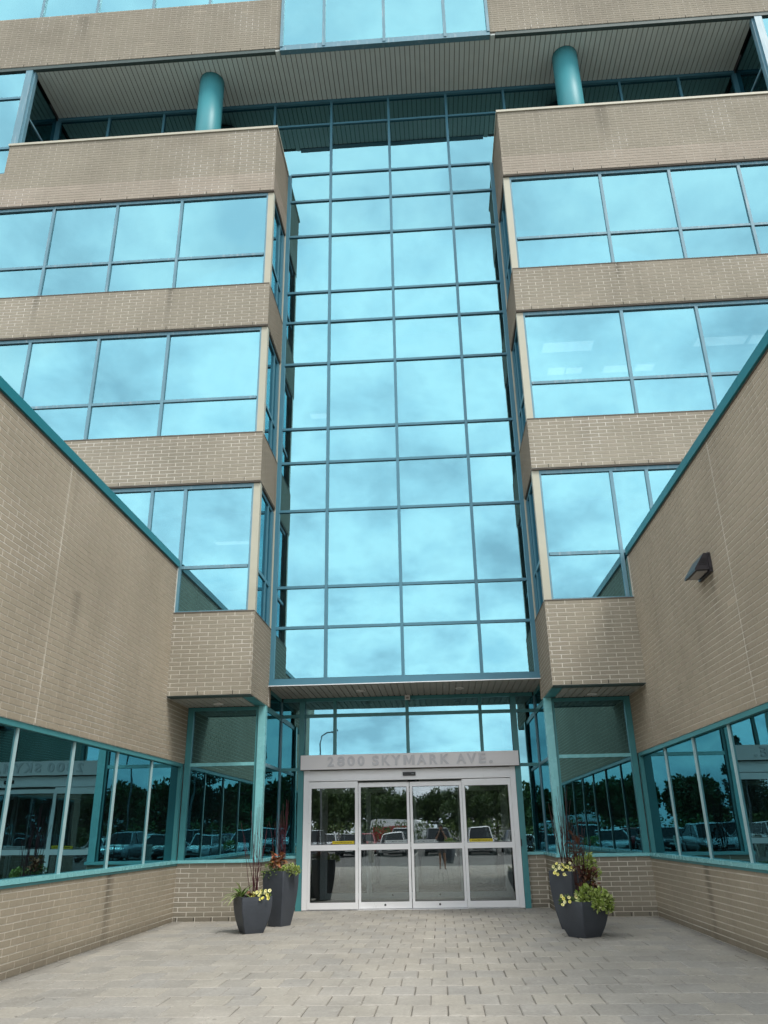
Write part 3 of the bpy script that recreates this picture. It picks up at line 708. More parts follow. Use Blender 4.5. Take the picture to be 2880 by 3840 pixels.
ves.box(-2.6, -2.3, YD+.21, 21, 0, 4.0); ves.box(2.3, 2.6, YD+.21, 21, 0, 4.0); ves.box(-2.3, 2.3, YD+.09, 21, 2.62, 2.75)
ves.box(-XE, -2.6, YD+3, YD+3.2, 0, 3.6); ves.box(2.6, XE, YD+3, YD+3.2, 0, 3.6)
ves.build('vestibule_walls', M['lobby_wall'], office)
B('vestibule_floor', M['lobby_floor'], office, -2.3, 2.3, YD+.10, 21, -.04, .004)
# lit ceiling troffers of the rooms: lamps that shine through the glass
def troffer(x, y, z, lx, ly, lab):
    t = thing('ceiling_troffer', lab, 'ceiling light', (x, y, z), 'lit troffers on office ceilings')
    b = MB(); b.box(-lx/2-.02, lx/2+.02, -ly/2-.02, ly/2+.02, .0, .03); b.build('frame', M['white'], t)
    b = MB(); b.box(-lx/2, lx/2, -ly/2, ly/2, -.006, -.001); b.build('diffuser', M['troffer'], t)
for x, y, lx, ly in ((3.9, 15.24, 1.1, .38), (3.78, 16.25, .38, .3), (4.2, 16.26, .36, .25), (5.2, 16.28, .6, .28), (5.85, 16.28, .4, .28), (7.3, 15.33, 1.1, .33), (8.2, 15.33, .5, .33)):
    troffer(x, y, 11.44, lx, ly, 'lit white ceiling troffer behind glass of the middle storey')
troffer(-2.1, 17.85, 11.44, .45, .25, 'lit ceiling troffer behind the curtain wall'); troffer(-4.0, 17.12, 7.75, .8, .2, 'lit ceiling troffer behind the lowest window band')

# ------------------------------------------------------------------ the two low wings
WY0, WY1 = 3.6, YG
def wing(sgn, label):
    xw = XL if sgn < 0 else XR
    ax = '+x' if sgn < 0 else '-x'
    S = lambda a, b: tuple(sorted((a, b)))
    w = thing('entrance_wing', label, 'building wing', (0, 0, 0))
    br = Bricks(w)
    ztop = 6.06 if sgn < 0 else 5.975
    zcop = 6.19 if sgn < 0 else 6.105
    up = MB().box(*S(xw, xw+sgn*.3), WY0, WY1, 2.64, ztop).box(*S(xw+sgn*.3, sgn*XE), WY0, WY0+.3, 0, ztop).build('upper_wall', M['mortar'], w)
    lo = MB().box(*S(xw, xw+sgn*.3), WY0, WY1, -.05, .93).box(*S(xw, xw+sgn*.298), WY0, WY0+.45, .932, 2.638).build('lower_wall', M['mortar'], w)
    br.wall(up, ax, xw, WY0, YB-.003, 2.64, ztop, M['brick_wing_lit'], shift=.12)
    br.wall(up, ax, xw, YB-.003, YG, 2.64, 3.655, M['brick_wing_lit'], shift=.12)
    br.wall(lo, ax, xw, WY0, YG-.003, 0, .93, M['brick_wing_lit'])
    br.wall(lo, ax, xw, WY0, WY0+.45, .95, 2.63, M['brick_wing_lit'])
    br.wall(up, '-y', WY0, *S(xw+sgn*.002, sgn*(XE-.5)), 0, ztop, M['brick_wing_lit'])
    # movement joint
    B('movement_joint', M['mortar'], up, *S(xw-sgn*.0052, xw+sgn*.002), 9.243, 9.257, 2.66, ztop-.01)
    # coping in lengths with a seam between
    ys = [WY0-.04, 6.7, 9.11, 11.51, YB-.004] if sgn < 0 else [WY0-.04, 5.55, 7.95, 10.9, YB-.004]
    for a, b in zip(ys[:-1], ys[1:]): B('coping', M['coping'], w, *S(xw-sgn*.045, xw+sgn*.34), a+.002, b-.002, ztop+.002, zcop)
    B('coping_drip', M['lintel'], w, *S(xw-sgn*.014, xw+sgn*.3), WY0, YB-.02, ztop-.02, ztop+.001)
    B('coping', M['coping'], w, *S(xw+sgn*.342, sgn*(XE-.5)), WY0-.045, WY0+.34, ztop+.002, zcop)
    B('roof', M['roof'], w, *S(xw+sgn*.3, sgn*XE), WY0+.3, YB-.01, ztop-.3, ztop-.2)
    # ribbon window
    xg = xw+sgn*.075
    hd = B('window_band', M['teal'], w, *S(xw+sgn*.012, xw+sgn*.14), WY0+.45, YG-.002, 2.575, 2.637)
    B('sill', M['sill'], hd, *S(xw-sgn*.035, xw+sgn*.16), WY0+.45, 12.07, .934, .985)
    B('sill', M['sill'], hd, *S(xw-sgn*.035, xw+sgn*.16), 12.076, YG-.037, .934, .985)
    B('sill_nosing', M['teal'], hd, *S(xw-sgn*.018, xw+sgn*.02), WY0+.45, YG-.04, .90, .932)
    my = [YG-.04-1.515*k for k in range(1, 8)] if sgn < 0 else [YG-.1-1.52*k for k in range(1, 8)]
    my = [y for y in my if y > WY0+.6]
    for y in my: B('mullion', M['silver'], hd, *S(xw+sgn*.048, xw+sgn*.09), y-.019, y+.019, .985, 2.574)
    ed = [YG-.105] + my + [WY0+.45]
    for a, b in zip(ed[:-1], ed[1:]): pane(hd, M['glass_low'], 'x', xg, b+.005, a-.005, .975, 2.58, .0035)
    B('jamb', M['teal'], hd, *S(xw+sgn*.012, xw+sgn*.12), YG-.105, YG-.004, .985, 2.574)
    br.finish(295)
    # dark rooms behind the ribbon window
    MB().box(*S(xw+sgn*2.6, xw+sgn*2.7), WY0, YG+1, 0, 3).box(*S(xw+sgn*.3, xw+sgn*2.6), WY0, YG+1, 2.7, 2.8).box(*S(xw+sgn*.3, xw+sgn*2.6), WY0, YG+1, .0, .05).build('interior_rooms', M['core'], w)
wing(-1, 'low buff brick wing with teal coping and bare wall, without a wall light')
wing(1, 'low buff brick wing with teal coping carrying the dark wedge wall light')

# ------------------------------------------------------------------ sliding entrance door
def sliding_door(name, label, y, frame, glass, header=True, stickers=True, zt=2.36):
    d = thing(name, label, 'door', (0, y, 0))
    fr = MB()
    for s in (-1, 1): fr.box(s*2.152, s*2.048, -.07, .07, .012, 2.585)
    fr.box(-2.047, 2.047, -.04, .07, .0, .012)
    fr.build('door_frame', frame, d)
    if header:
        h = MB(); h.box(-2.046, 2.046, -.085, .06, 2.372, 2.40); h.box(-2.046, 2.046, -.072, .06, 2.402, 2.575); ho = h.build('operator_header', frame, d)
        s = MB(); s.box(-.122, .138, -.105, -.073, 2.445, 2.515); so = s.build('motion_sensor', M['black'], d)
        s = MB(); s.box(.055, .11, -.107, -.105, 2.478, 2.484); s.build('sensor_mark', M['stickwhite'], so)
    for i, (x0, x1, off) in enumerate(((-2.045, -1.045, -.045), (-1.042, -.006, .02), (.008, 1.06, .02), (1.063, 2.045, -.045))):
        fixed = i in (0, 3)
        zt2 = zt if fixed else zt-.03
        p = MB()
        y0, y1 = off-.022, off+.022
        sl = .055 if fixed else .05
        zb = .022
        p.box(x0, x0+sl, y0, y1, zb, zt2); p.box(x1-sl, x1, y0, y1, zb, zt2)
        tr = .125 if fixed else .085
        p.box(x0+sl, x1-sl, y0, y1, zt2-tr, zt2); p.box(x0+sl, x1-sl, y0+.003, y1-.003, 1.068, 1.172); p.box(x0+sl, x1-sl, y0, y1, zb, .14)
        po = p.build('fixed_panel' if fixed else 'sliding_panel', frame, d)
        g = MB()
        for (za, zb2) in ((.14, 1.068), (1.172, zt2-tr)):
            g = MB(); g.box(x0+sl+.001, x1-sl-.001, off-.006, off+.006, za, zb2); g.build('pane', glass, po)
            k = MB()
            k.box(x0+sl, x0+sl+.008, off-.014, off-.0065, za, zb2); k.box(x1-sl-.008, x1-sl, off-.014, off-.0065, za, zb2); k.box(x0+sl+.009, x1-sl-.009, off-.014, off-.0065, zb2-.008, zb2)
            k.box(x0+sl+.009, x1-sl-.009, off-.014, off-.0065, za, za+.008)
            k.build('gasket', M['alu_dark'], po)
        if not fixed:
            c = MB(); cx = (x0+x1)/2; c.tube([(cx, y0-.004, .085), (cx, y0+.001, .085)], .02, 12); c.build('bottom_lock', M['black'], po)
        if stickers:
            if i == 0: sx0, sx1, mt, txt, ink = x1-sl-.46, x1-sl-.02, M['yellow'], 'CAUTION AUTOMATIC DOOR STAND CLEAR', M['inkyel']
            elif i == 3: sx0, sx1, mt, txt, ink = x0+sl+.04, x0+sl+.50, M['yellow'], 'CAUTION AUTOMATIC DOOR STAND CLEAR', M['inkyel']
            elif i == 1: sx0, sx1, mt, txt, ink = x1-sl-.46, x1-sl-.04, M['stickwhite'], 'AUTOMATIC DOOR', M['ink']
            else: sx0, sx1, mt, txt, ink = x0+sl+.03, x0+sl+.45, M['stickwhite'], 'AUTOMATIC DOOR', M['ink']
            st = MB(); st.box(sx0, sx1, off-.010, off-.0065, 1.184, 1.238); st.build('sticker', mt, po)
            for xx in (sx0+.012, sx1-.022):
                q = MB(); q.box(xx, xx+.008, off-.0125, off-.0102, 1.192, 1.230); q.build('sticker_arrow', ink, po)
            lettering(txt, ink, po, sx0+.045, sx1-.045, 1.196, 1.226, off-.0125, .002, 'sticker_text')
    return d
def text_mesh(s, depth, bold=.0):
    c = bpy.data.curves.new('t', 'FONT'); c.body = s; c.extrude = depth/2; c.offset = bold; c.resolution_u = 3
    o = bpy.data.objects.new('t', c); COL.objects.link(o)
    dg = bpy.context.evaluated_depsgraph_get(); me = bpy.data.meshes.new_from_object(o.evaluated_get(dg))
    bpy.data.objects.remove(o); bpy.data.curves.remove(c)
    return me
def lettering(s, mat, parent, x0, x1, z0, z1, y, depth, name, bold=.012, rz=None):
    """lettering fitted into a rectangle that faces the viewer's side (-Y)"""
    me = text_mesh(s, depth, bold)
    xs = [v.co.x for v in me.vertices]; ys = [v.co.y for v in me.vertices]
    a, b, c, e = min(xs), max(xs), min(ys), max(ys)
    for v in me.vertices:
        X = x0+(v.co.x-a)/(b-a)*(x1-x0); Z = z0+(v.co.y-c)/(e-c)*(z1-z0); v.co = (X, y+(-v.co.z), Z)
    me.materials.clear(); me.materials.append(mat); me.name = name
    return link(name, me, parent)
sliding_door('sliding_door', 'four-panel aluminium automatic sliding door under the address sign', YD, M['alu'], M['glass_door'])
inner = sliding_door('sliding_door', 'inner aluminium sliding door behind the glass of the entrance vestibule', YD+2.5, simple('inner_aluminium', (.66, .71, .72), .45), M['glass_inner'], header=True, stickers=False)
tag(B('door_operator', M['black'], None, 2.156, 2.176, YD-.115, YD-.09, 1.09, 1.22), 'small black key switch on the door jamb', 'switch')

# ---- address sign
sg = thing('address_sign', 'pale metal sign reading 2800 SKYMARK AVE. over the sliding door', 'sign', (0, YD-.20, 2.735))
MB().box(-2.205, 2.232, 0, .205, -.142, .142).build('sign_panel', M['signpanel'], sg)
MB().box(-2.20, 2.228, .012, .19, -.150, -.1425).build('drip_edge', M['lintel'], sg)
PX = [('2', 303, 345), ('8', 365, 415), ('0', 430, 480), ('0', 495, 541), ('S', 588, 632), ('K', 650, 702), ('Y', 710, 770), ('M', 787, 857), ('A', 872, 932), ('R', 952, 1003),
      ('K', 1021, 1076), ('A', 1120, 1181), ('V', 1186, 1246), ('E', 1263, 1306), ('.', 1325, 1350)]
for ch, a, b in PX:
    f = lambda p: -1.650+(p-303)*(3.362/1047)
    h = .194 if ch != '.' else .05
    if ch == 'M':
        b_ = MB(); w_ = f(b)-f(a)
        out = [(0, 0), (.23, 0), (.23, .62), (.42, .10), (.58, .10), (.77, .62), (.77, 0), (1, 0), (1, 1), (.72, 1), (.5, .42), (.28, 1), (0, 1)]
        b_.loft([[(f(a)+px*w_, yy, -.088+pz*h) for px, pz in out] for yy in (-.022, 0)]); b_.build('letter', M['letter'], sg)
    else: lettering(ch, M['letter'], sg, f(a), f(b), -.088, -.088+h, -.011, .022, 'letter', bold=.030)
# ---- small sensor box and downlights
sb = thing('sensor_box', 'small white box fixed under the entrance soffit above the door', 'sensor', (.02, YD-.14, 4.0))
MB().box(-.052, .052, -.04, .04, -.045, .05).build('housing', M['white'], sb); MB().box(-.03, .03, -.044, -.041, -.03, .01).build('sensor_window', M['lens'], sb)
def downlight(x, y, z, label, group):
    t = thing('recessed_downlight', label, 'ceiling light', (x, y, z), group)
    n = 24; ring = lambda r, zz: [(r*math.cos(2*math.pi*j/n), r*math.sin(2*math.pi*j/n), zz) for j in range(n)]
    MB().loft([ring(.095, 0), ring(.092, -.014), ring(.07, -.016), ring(.066, .0)], cap=False).build('trim_ring', M['white'], t, smooth=True)
    MB().loft([ring(.066, -.004), ring(.03, -.002)], cap=True).build('lens', M['lens'], t)
downlight(-.90, 16.04, 4.054, 'round recessed downlight in the boarded soffit above the entrance door', 'entrance soffit downlights')
downlight(1.10, 16.06, 4.054, 'round recessed downlight in the boarded soffit above the entrance door', 'entrance soffit downlights')
downlight(-3.43, 14.66, 3.658, 'round downlight in the small brick bay soffit beside the lampless wing', None)
downlight(3.46, 14.72, 3.658, 'round downlight in the small brick bay soffit near the wall light', None)

# ---- wedge wall light on the wing
wl = thing('wall_light', 'dark bronze wedge-shaped wall light with louvred cheeks on the brick wing', 'wall light', (XR, 10.05, 4.42))
y0, y1 = -.235, .235
MB().box(-.045, -.006, y0-.008, y1+.008, -.02, .235).build('back_plate', M['bronze'], wl)
hb = MB()
prof = [(-.046, .23), (-.09, .23), (-.225, .03), (-.225, .0), (-.20, .0), (-.20, .012), (-.05, .012)]
hb.loft([[(x, yy, z) for x, z in prof] for yy in (y0, y1)]); hb.build('hood', M['bronze'], wl)
MB().box(-.19, -.06, y0+.05, y1-.05, -.002, .008).build('lens', M['lens'], wl)
for k in range(4): MB().box(-.135+.02*0-.012*k, -.062, y0-.005, y0-.001, .150-.024*k, .156-.024*k).build('louvre', M['black'], wl)
for z in (.20, .02): MB().tube([(-.028, y0-.014, z), (-.028, y0-.008, z)], .012, 8).build('screw', M['black'], wl)

# ------------------------------------------------------------------ ground
struct(MB().box(-500, 500, -700, 500, -.32, -.16).build('ground', M['asphalt']))
struct(MB().box(-45, 45, -75, -3.2, -.155, -.12).build('parking_lot', M['asphalt']))
pv = struct(MB().box(XL-.2, XR+.2, -2.9, YD+.12, -.12, -.018).build('pavement', M['joint']))
PW, PD = .305, .452
cands = []; rest = MB()
pme = None
def paver_mesh(seed):
    r = random.Random(seed); b = MB(); hw, hd = PW/2-.003, PD/2-.0025; c = .008
    def j(): return r.uniform(-.0025, .0025)
    low = [(-hw, -hd), (hw, -hd), (hw, hd), (-hw, hd)]
    bot = [(x+j(), y+j(), -.06) for x, y in low]; mid = [(x+j(), y+j(), -.008) for x, y in low]; top = [(x*(1-c/hw), y*(1-c/hd), j()*.5) for x, y in low]
    b.loft([bot, mid, top]); return b
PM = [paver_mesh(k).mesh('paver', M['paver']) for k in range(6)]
row = 0; y = YD+.09
while y > -2.7:
    off = .5*PW if row % 2 else 0
    k0 = int(math.floor((XL-off)/PW))-1
    for k in range(k0, k0+32):
        a, b = off+k*PW, off+(k+1)*PW
        if b < XL+.03 or a > XR-.03: continue
        cx, cyy = (a+b)/2, y-PD/2
        if a > XL and b < XR:
            p = project((cx, cyy, 0)); ok = p and -20 < p[0] < 2900 and p[1] < 3860
            cands.append((cx, cyy, (1/cyy if cyy > 1 else 0) if ok else 0))
        else:
            rest.box(max(a, XL+.004)+.004, min(b, XR-.004)-.004, y-PD+.004, y-.004, -.05, -.001)
    y -= PD; row += 1
cands.sort(key=lambda t: -t[2])
for i, (cx, cyy, s) in enumerate(cands):
    dz = random.uniform(-.003, .003); rz = random.uniform(-.006, .006)
    if i < 295 and s > 0:
        link('paver', random.choice(PM), pv, (cx, cyy, dz), (random.uniform(-.006, .006), random.uniform(-.006, .006), rz))
    else:
        b = paver_mesh(i % 97); n = len(rest.v)
        rest.v += [(x+cx, yy+cyy, z+dz) for x, yy, z in b.v]; rest.f += [tuple(n+q for q in f) for f in b.f]; rest.mi += b.mi
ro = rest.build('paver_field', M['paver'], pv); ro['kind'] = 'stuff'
kb = struct(MB().box(-20, 20, -3.2, -3.0, -.17, -.004).build('kerb', M['kerb']))
struct(MB().box(-20, XL-.2, -3.0, WY0-.01, -.15, -.008).box(XR+.2, 20, -3.0, WY0-.01, -.15, -.008).build('lawn', M['lawn']))

# ------------------------------------------------------------------ planters and plants
def planter(name, label, x, y, side, h, ang, group='charcoal planters by the entrance'):
    p = thing(name, label, 'planter', (x, y, .002), group, rz=ang)
    def ring(s, z, inset=0):
        q = s/2-inset; c = .012
        return [(-q, -q+c, z), (-q+c, -q, z), (q-c, -q, z), (q, -q+c, z), (q, q-c, z), (q-c, q, z), (-q+c, q, z), (-q, q-c, z)]
    n = 9
    prof = [(side*(.60+.40*(1-(1-t)**2.0)) - (side*.02*max(0, t-.85)/.15), h*t) for t in [i/n for i in range(n+1)]]
    b = MB(); b.loft([ring(s, z) for s, z in prof] + [ring(prof[-1][0], h, .026), ring(prof[-2][0], h*.88, .03)], cap=True)
    b.build('pot', M['planter'], p)
    b = MB(); s = side*.92; b.box(-s/2, s/2, -s/2, s/2, h*.86, h*.905); b.build('soil', M['soil'], p)
    return p
def leaf_blade(L, w, droop, n=5, fold=.15):
    """a leaf as a bent strip: base at origin, growing along +X and up"""
    b = MB(); rings = []
    for i in range(n+1):
        t = i/n; ww = w*math.sin(math.pi*(.08+.9*t))**.8/2
        x = L*t; z = L*(.55*t - droop*t*t)
        rings.append([(x, -ww, z+fold*ww), (x, 0, z), (x, ww, z+fold*ww)])
    b.loft(rings, cap=False, closed=False)
    return b
def foliage(name, mat, parent, spots, L, w, n, seed, up=.3, kind=True):
    """many small leaves spread over and below a mound of clumps (x, y, z, radius)"""
    r = random.Random(seed); b = MB()
    for k in range(n):
        cx, cy_, cz, rad = r.choice(spots)
        d = Vector((r.gauss(0, 1), r.gauss(0, 1), r.gauss(.3, .8))).normalized()
        c = Vector((cx, cy_, cz)) + d*rad*(r.random()**.4)*Vector((1, 1, .75)).x
        ln = L*r.uniform(.6, 1.25); ww = w*r.uniform(.7, 1.2)
        t = (d + Vector((r.uniform(-.8, .8), r.uniform(-.8, .8), r.uniform(-.3, .7+up)))).normalized()
        sd = t.cross(Vector((r.uniform(-1, 1), r.uniform(-1, 1), r.uniform(-.2, 1)))).normalized()
        nn = t.cross(sd)
        p0 = c; p1 = c+t*ln*.5+sd*ww/2+nn*ww*.15; p2 = c+t*ln; p3 = c+t*ln*.5-sd*ww/2+nn*ww*.15; pm = c+t*ln*.5
        i0 = len(b.v); b.v += [tuple(q) for q in (p0, p1, p2, p3, pm)]
        b.f += [(i0, i0+1, i0+4), (i0+1, i0+2, i0+4), (i0+2, i0+3, i0+4), (i0+3, i0, i0+4)]; b.mi += [0]*4
    o = b.build(name, mat, parent)
    if kind: o['kind'] = 'stuff'
    return o
BIGLEAF = {}
def big_leaves(mat, parent, n, spot, spread, seed, L=(.07, .13), height=.1):
    r = random.Random(seed)
    key = mat.name
    if key not in BIGLEAF: BIGLEAF[key] = [leaf_blade(1, .62, .35+.2*k, fold=.3).mesh('leaf', mat) for k in range(3)]
    for k in range(n):
        a = r.uniform(0, 2*math.pi); d = spread*r.random()**.6
        ln = r.uniform(*L)
        link('leaf', r.choice(BIGLEAF[key]), parent, (spot[0]+d*math.cos(a)*.6, spot[1]+d*math.sin(a)*.6, spot[2]+r.uniform(0, height)),
             (r.uniform(-.4, .4), r.uniform(-.9, .5), a+r.uniform(-.5, .5)), (ln, ln, ln))
FL = []
def flower_mesh():
    b = MB(); n = 10
    outer = []; 
    for k in range(n):
        a = 2*math.pi*k/n; rr = 1.0 if k % 2 == 0 else .86
        outer.append((rr*math.cos(a), rr*math.sin(a), .32))
    mid = [(.45*math.cos(2*math.pi*k/n), .45*math.sin(2*math.pi*k/n), .12) for k in range(n)]
    base = [(.12*math.cos(2*math.pi*k/n), .12*math.sin(2*math.pi*k/n), -.5) for k in range(n)]
    b.loft([base, mid, outer], cap=False)
    eye = [(.24*math.cos(2*math.pi*k/n), .24*math.sin(2*math.pi*k/n), .13) for k in range(n)]
    i0 = len(b.v); b.v += eye; b.f.append(tuple(range(i0, i0+n))); b.mi.append(1)
    return b.mesh('flower', [M['petal'], M['eye']])
FLOWER = flower_mesh()
def petunia(label, x, y, z, n, rx, seed, group='yellow petunias', drop=.05, face=-1.0):
    t = thing('petunia_plant', label, 'flower', (x, y, z), group)
    foliage('foliage', M['green'], t, [(0, 0, 0, rx*.55), (-rx*.5, -.03, -.01, rx*.4), (rx*.5, -.03, 0, rx*.4)], .035, .022, 150, seed)
    r = random.Random(seed+1)
    pts = []
    for k in range(n):
        for _ in range(30):
            px, pz = r.uniform(-rx, rx), r.uniform(-drop, .075)
            if all((px-a)**2+(pz-c)**2 > .034**2 for a, c in pts): break
        pts.append((px, pz))
        py = -.09-.05*r.random() + .6*pz
        o = link('flower', FLOWER, t, (px, py, pz+.01), (math.radians(r.uniform(45, 85)), 0, r.uniform(-.7, .7)), None)
        s = r.uniform(.024, .031); o.scale = (s, s, s)
    return t
def twigs(label, x, y, z, n, hmin, hmax, spread, lean, mat, seed, group='bundles of bare red twigs'):
    t = thing('twig_bundle', label, 'twigs', (x, y, z), group)
    r = random.Random(seed)
    for k in range(n):
        h = r.uniform(hmin, hmax); a = r.uniform(0, 2*math.pi); bx, by = r.uniform(-.06, .06), r.uniform(-.05, .05)
        tx, ty = bx*2+spread*r.uniform(-1, 1)+lean, by+spread*.5*r.uniform(-1, 1)
        pts = []
        m = 7
        for i in range(m+1):
            q = i/m; wob = .012*math.sin(q*6+k)
            pts.append((bx+(tx-bx)*q**1.15+wob, by+(ty-by)*q, h*q))
        b = MB(); b.tube(pts, [.0062*(1-.65*i/m) for i in range(m+1)], 5)
        if r.random() < .7:
            i = r.randint(3, 5); p0 = Vector(pts[i]); d = Vector((r.choice((-1, 1))*.25, r.uniform(-.2, .2), 1)).normalized()
            b.tube([p0, p0+d*h*.13, p0+d*h*.13+Vector((d.x*.02, 0, h*.13))], [.003, .0024, .0014], 4)
        b.build('twig', mat, t)
    return t
def mound(name, label, cat, x, y, z, mat, spots, L, w, n, seed, group=None):
    t = thing(name, label, cat, (x, y, z), group)
    o = foliage('foliage', mat, t, spots, L, w, n, seed)
    return t
# pair beside the bare wing
planter('planter', 'short charcoal planter holding a striped spider plant and yellow petunias', -2.355, 13.42, .49, .505, R(30))
planter('planter', 'tall charcoal planter holding coral coleus, standing behind the spider plant pot', -2.09, 14.30, .44, .825, R(-27))
sp = thing('spider_plant', 'striped green and cream spider plant arching over the short planter', 'plant', (-2.53, 13.36, .47))
r = random.Random(5); SPM = [leaf_blade(1, .10, d, n=8, fold=.25).mesh('strap_leaf', M['strap']) for d in (.55, .75, .95)]
for k in range(38):
    a = r.uniform(0, 2*math.pi); ln = r.uniform(.22, .36)
    link('strap_leaf', r.choice(SPM), sp, (r.uniform(-.02, .02), r.uniform(-.02, .02), 0), (0, r.uniform(-1.0, -.1), a), (ln, ln, ln))
petunia('yellow petunias in the short planter with the spider plant', -2.19, 13.36, .505, 15, .15, 11)
cl = thing('coleus', 'small coral coleus between the spider plant and petunias', 'plant', (-2.38, 13.42, .43)); big_leaves(M['coleus'], cl, 16, (0, -.05, .02), .08, 21, (.05, .09))
foliage('foliage', M['green'], cl, [(0, 0, .02, .07)], .04, .03, 50, 3)
twigs('dark red twig bundle rising from the spider plant pot', -2.32, 13.45, .43, 12, .95, 1.42, .24, 0, M['twig_red'], 31)
cl = thing('coleus', 'large coral pink coleus in the tall planter', 'plant', (-2.12, 14.24, .77)); big_leaves(M['coleus'], cl, 46, (0, -.05, .10), .14, 22, (.07, .12), .20)
foliage('foliage', M['green'], cl, [(-.08, -.06, .06, .13), (-.16, -.05, .03, .09)], .07, .02, 140, 4)
mound('creeping_plant', 'lime green creeping plant spilling from the tall coleus planter', 'plant', -1.93, 14.2, .82, M['lime'], [(-.02, -.06, .02, .09), (.08, -.08, .03, .08), (.13, -.06, .0, .06), (-.10, -.08, 0, .06)], .04, .028, 420, 6)
twigs('crimson twig bundle rising from the coral coleus pot', -2.09, 14.28, .8, 13, .75, 1.15, .12, 0, M['twig_red'], 32)
# pair beside the wing with the lamp
planter('planter', 'short charcoal planter set corner-on, spilling variegated lime foliage', 2.545, 12.50, .535, .455, R(36))
planter('planter', 'tall charcoal planter with yellow petunias, standing behind the lime foliage pot', 2.545, 13.38, .46, .80, R(40))
petunia('few yellow petunias at the rim of the lime foliage planter', 2.34, 12.42, .46, 7, .13, 12, drop=.09)
mound('creeping_plant', 'variegated lime creeping plant draped over the short corner-on planter', 'plant', 2.68, 12.42, .46, M['lime'],
      [(-.12, -.10, .04, .11), (.02, -.12, .02, .12), (.12, -.08, .04, .11), (.06, -.2, -.05, .07), (.2, -.05, -.02, .08), (-.04, -.02, .1, .09), (.2, -.1, -.10, .05)], .055, .036, 900, 7)
cl = thing('coleus', 'dark bronze coleus standing tall in the lime foliage planter', 'plant', (2.66, 12.6, .42)); big_leaves(M['bronze_leaf'], cl, 60, (0, 0, .12), .20, 23, (.07, .12), .34)
foliage('foliage', M['bronze_leaf'], cl, [(0, 0, .15, .14), (.05, 0, .30, .12), (.1, 0, .1, .12)], .06, .03, 160, 8)
twigs('dark twig bundle rising from the lime foliage planter', 2.56, 12.60, .42, 16, .75, 1.15, .11, .02, M['twig_dark'], 33)
petunia('dense yellow petunias crowning the tall planter by the lamp wing', 2.42, 13.30, .83, 19, .17, 13, drop=.10)
mound('creeping_plant', 'lime green mound of foliage in the tall petunia planter', 'plant', 2.80, 13.30, .80, M['lime'], [(0, -.05, .05, .13), (.06, -.08, -.05, .12), (-.08, 0, .1, .1), (.02, -.1, .14, .1)], .05, .034, 520, 9)
cl = thing('coleus', 'bronze coleus with tall stalks in the petunia planter', 'plant', (2.64, 13.38, .78)); big_leaves(M['bronze_leaf'], cl, 42, (.03, 0, .12), .15, 24, (.07, .11), .42)
foliage('foliage', M['bronze_leaf'], cl, [(0, 0, .15, .12), (.03, 0, .32, .08), (.05, 0, .45, .05)], .05, .02, 120, 10)
twigs('tall dark twig bundle rising from the petunia planter', 2.50, 13.40, .78, 18, .80, 1.28, .13, 0, M['twig_dark'], 34)

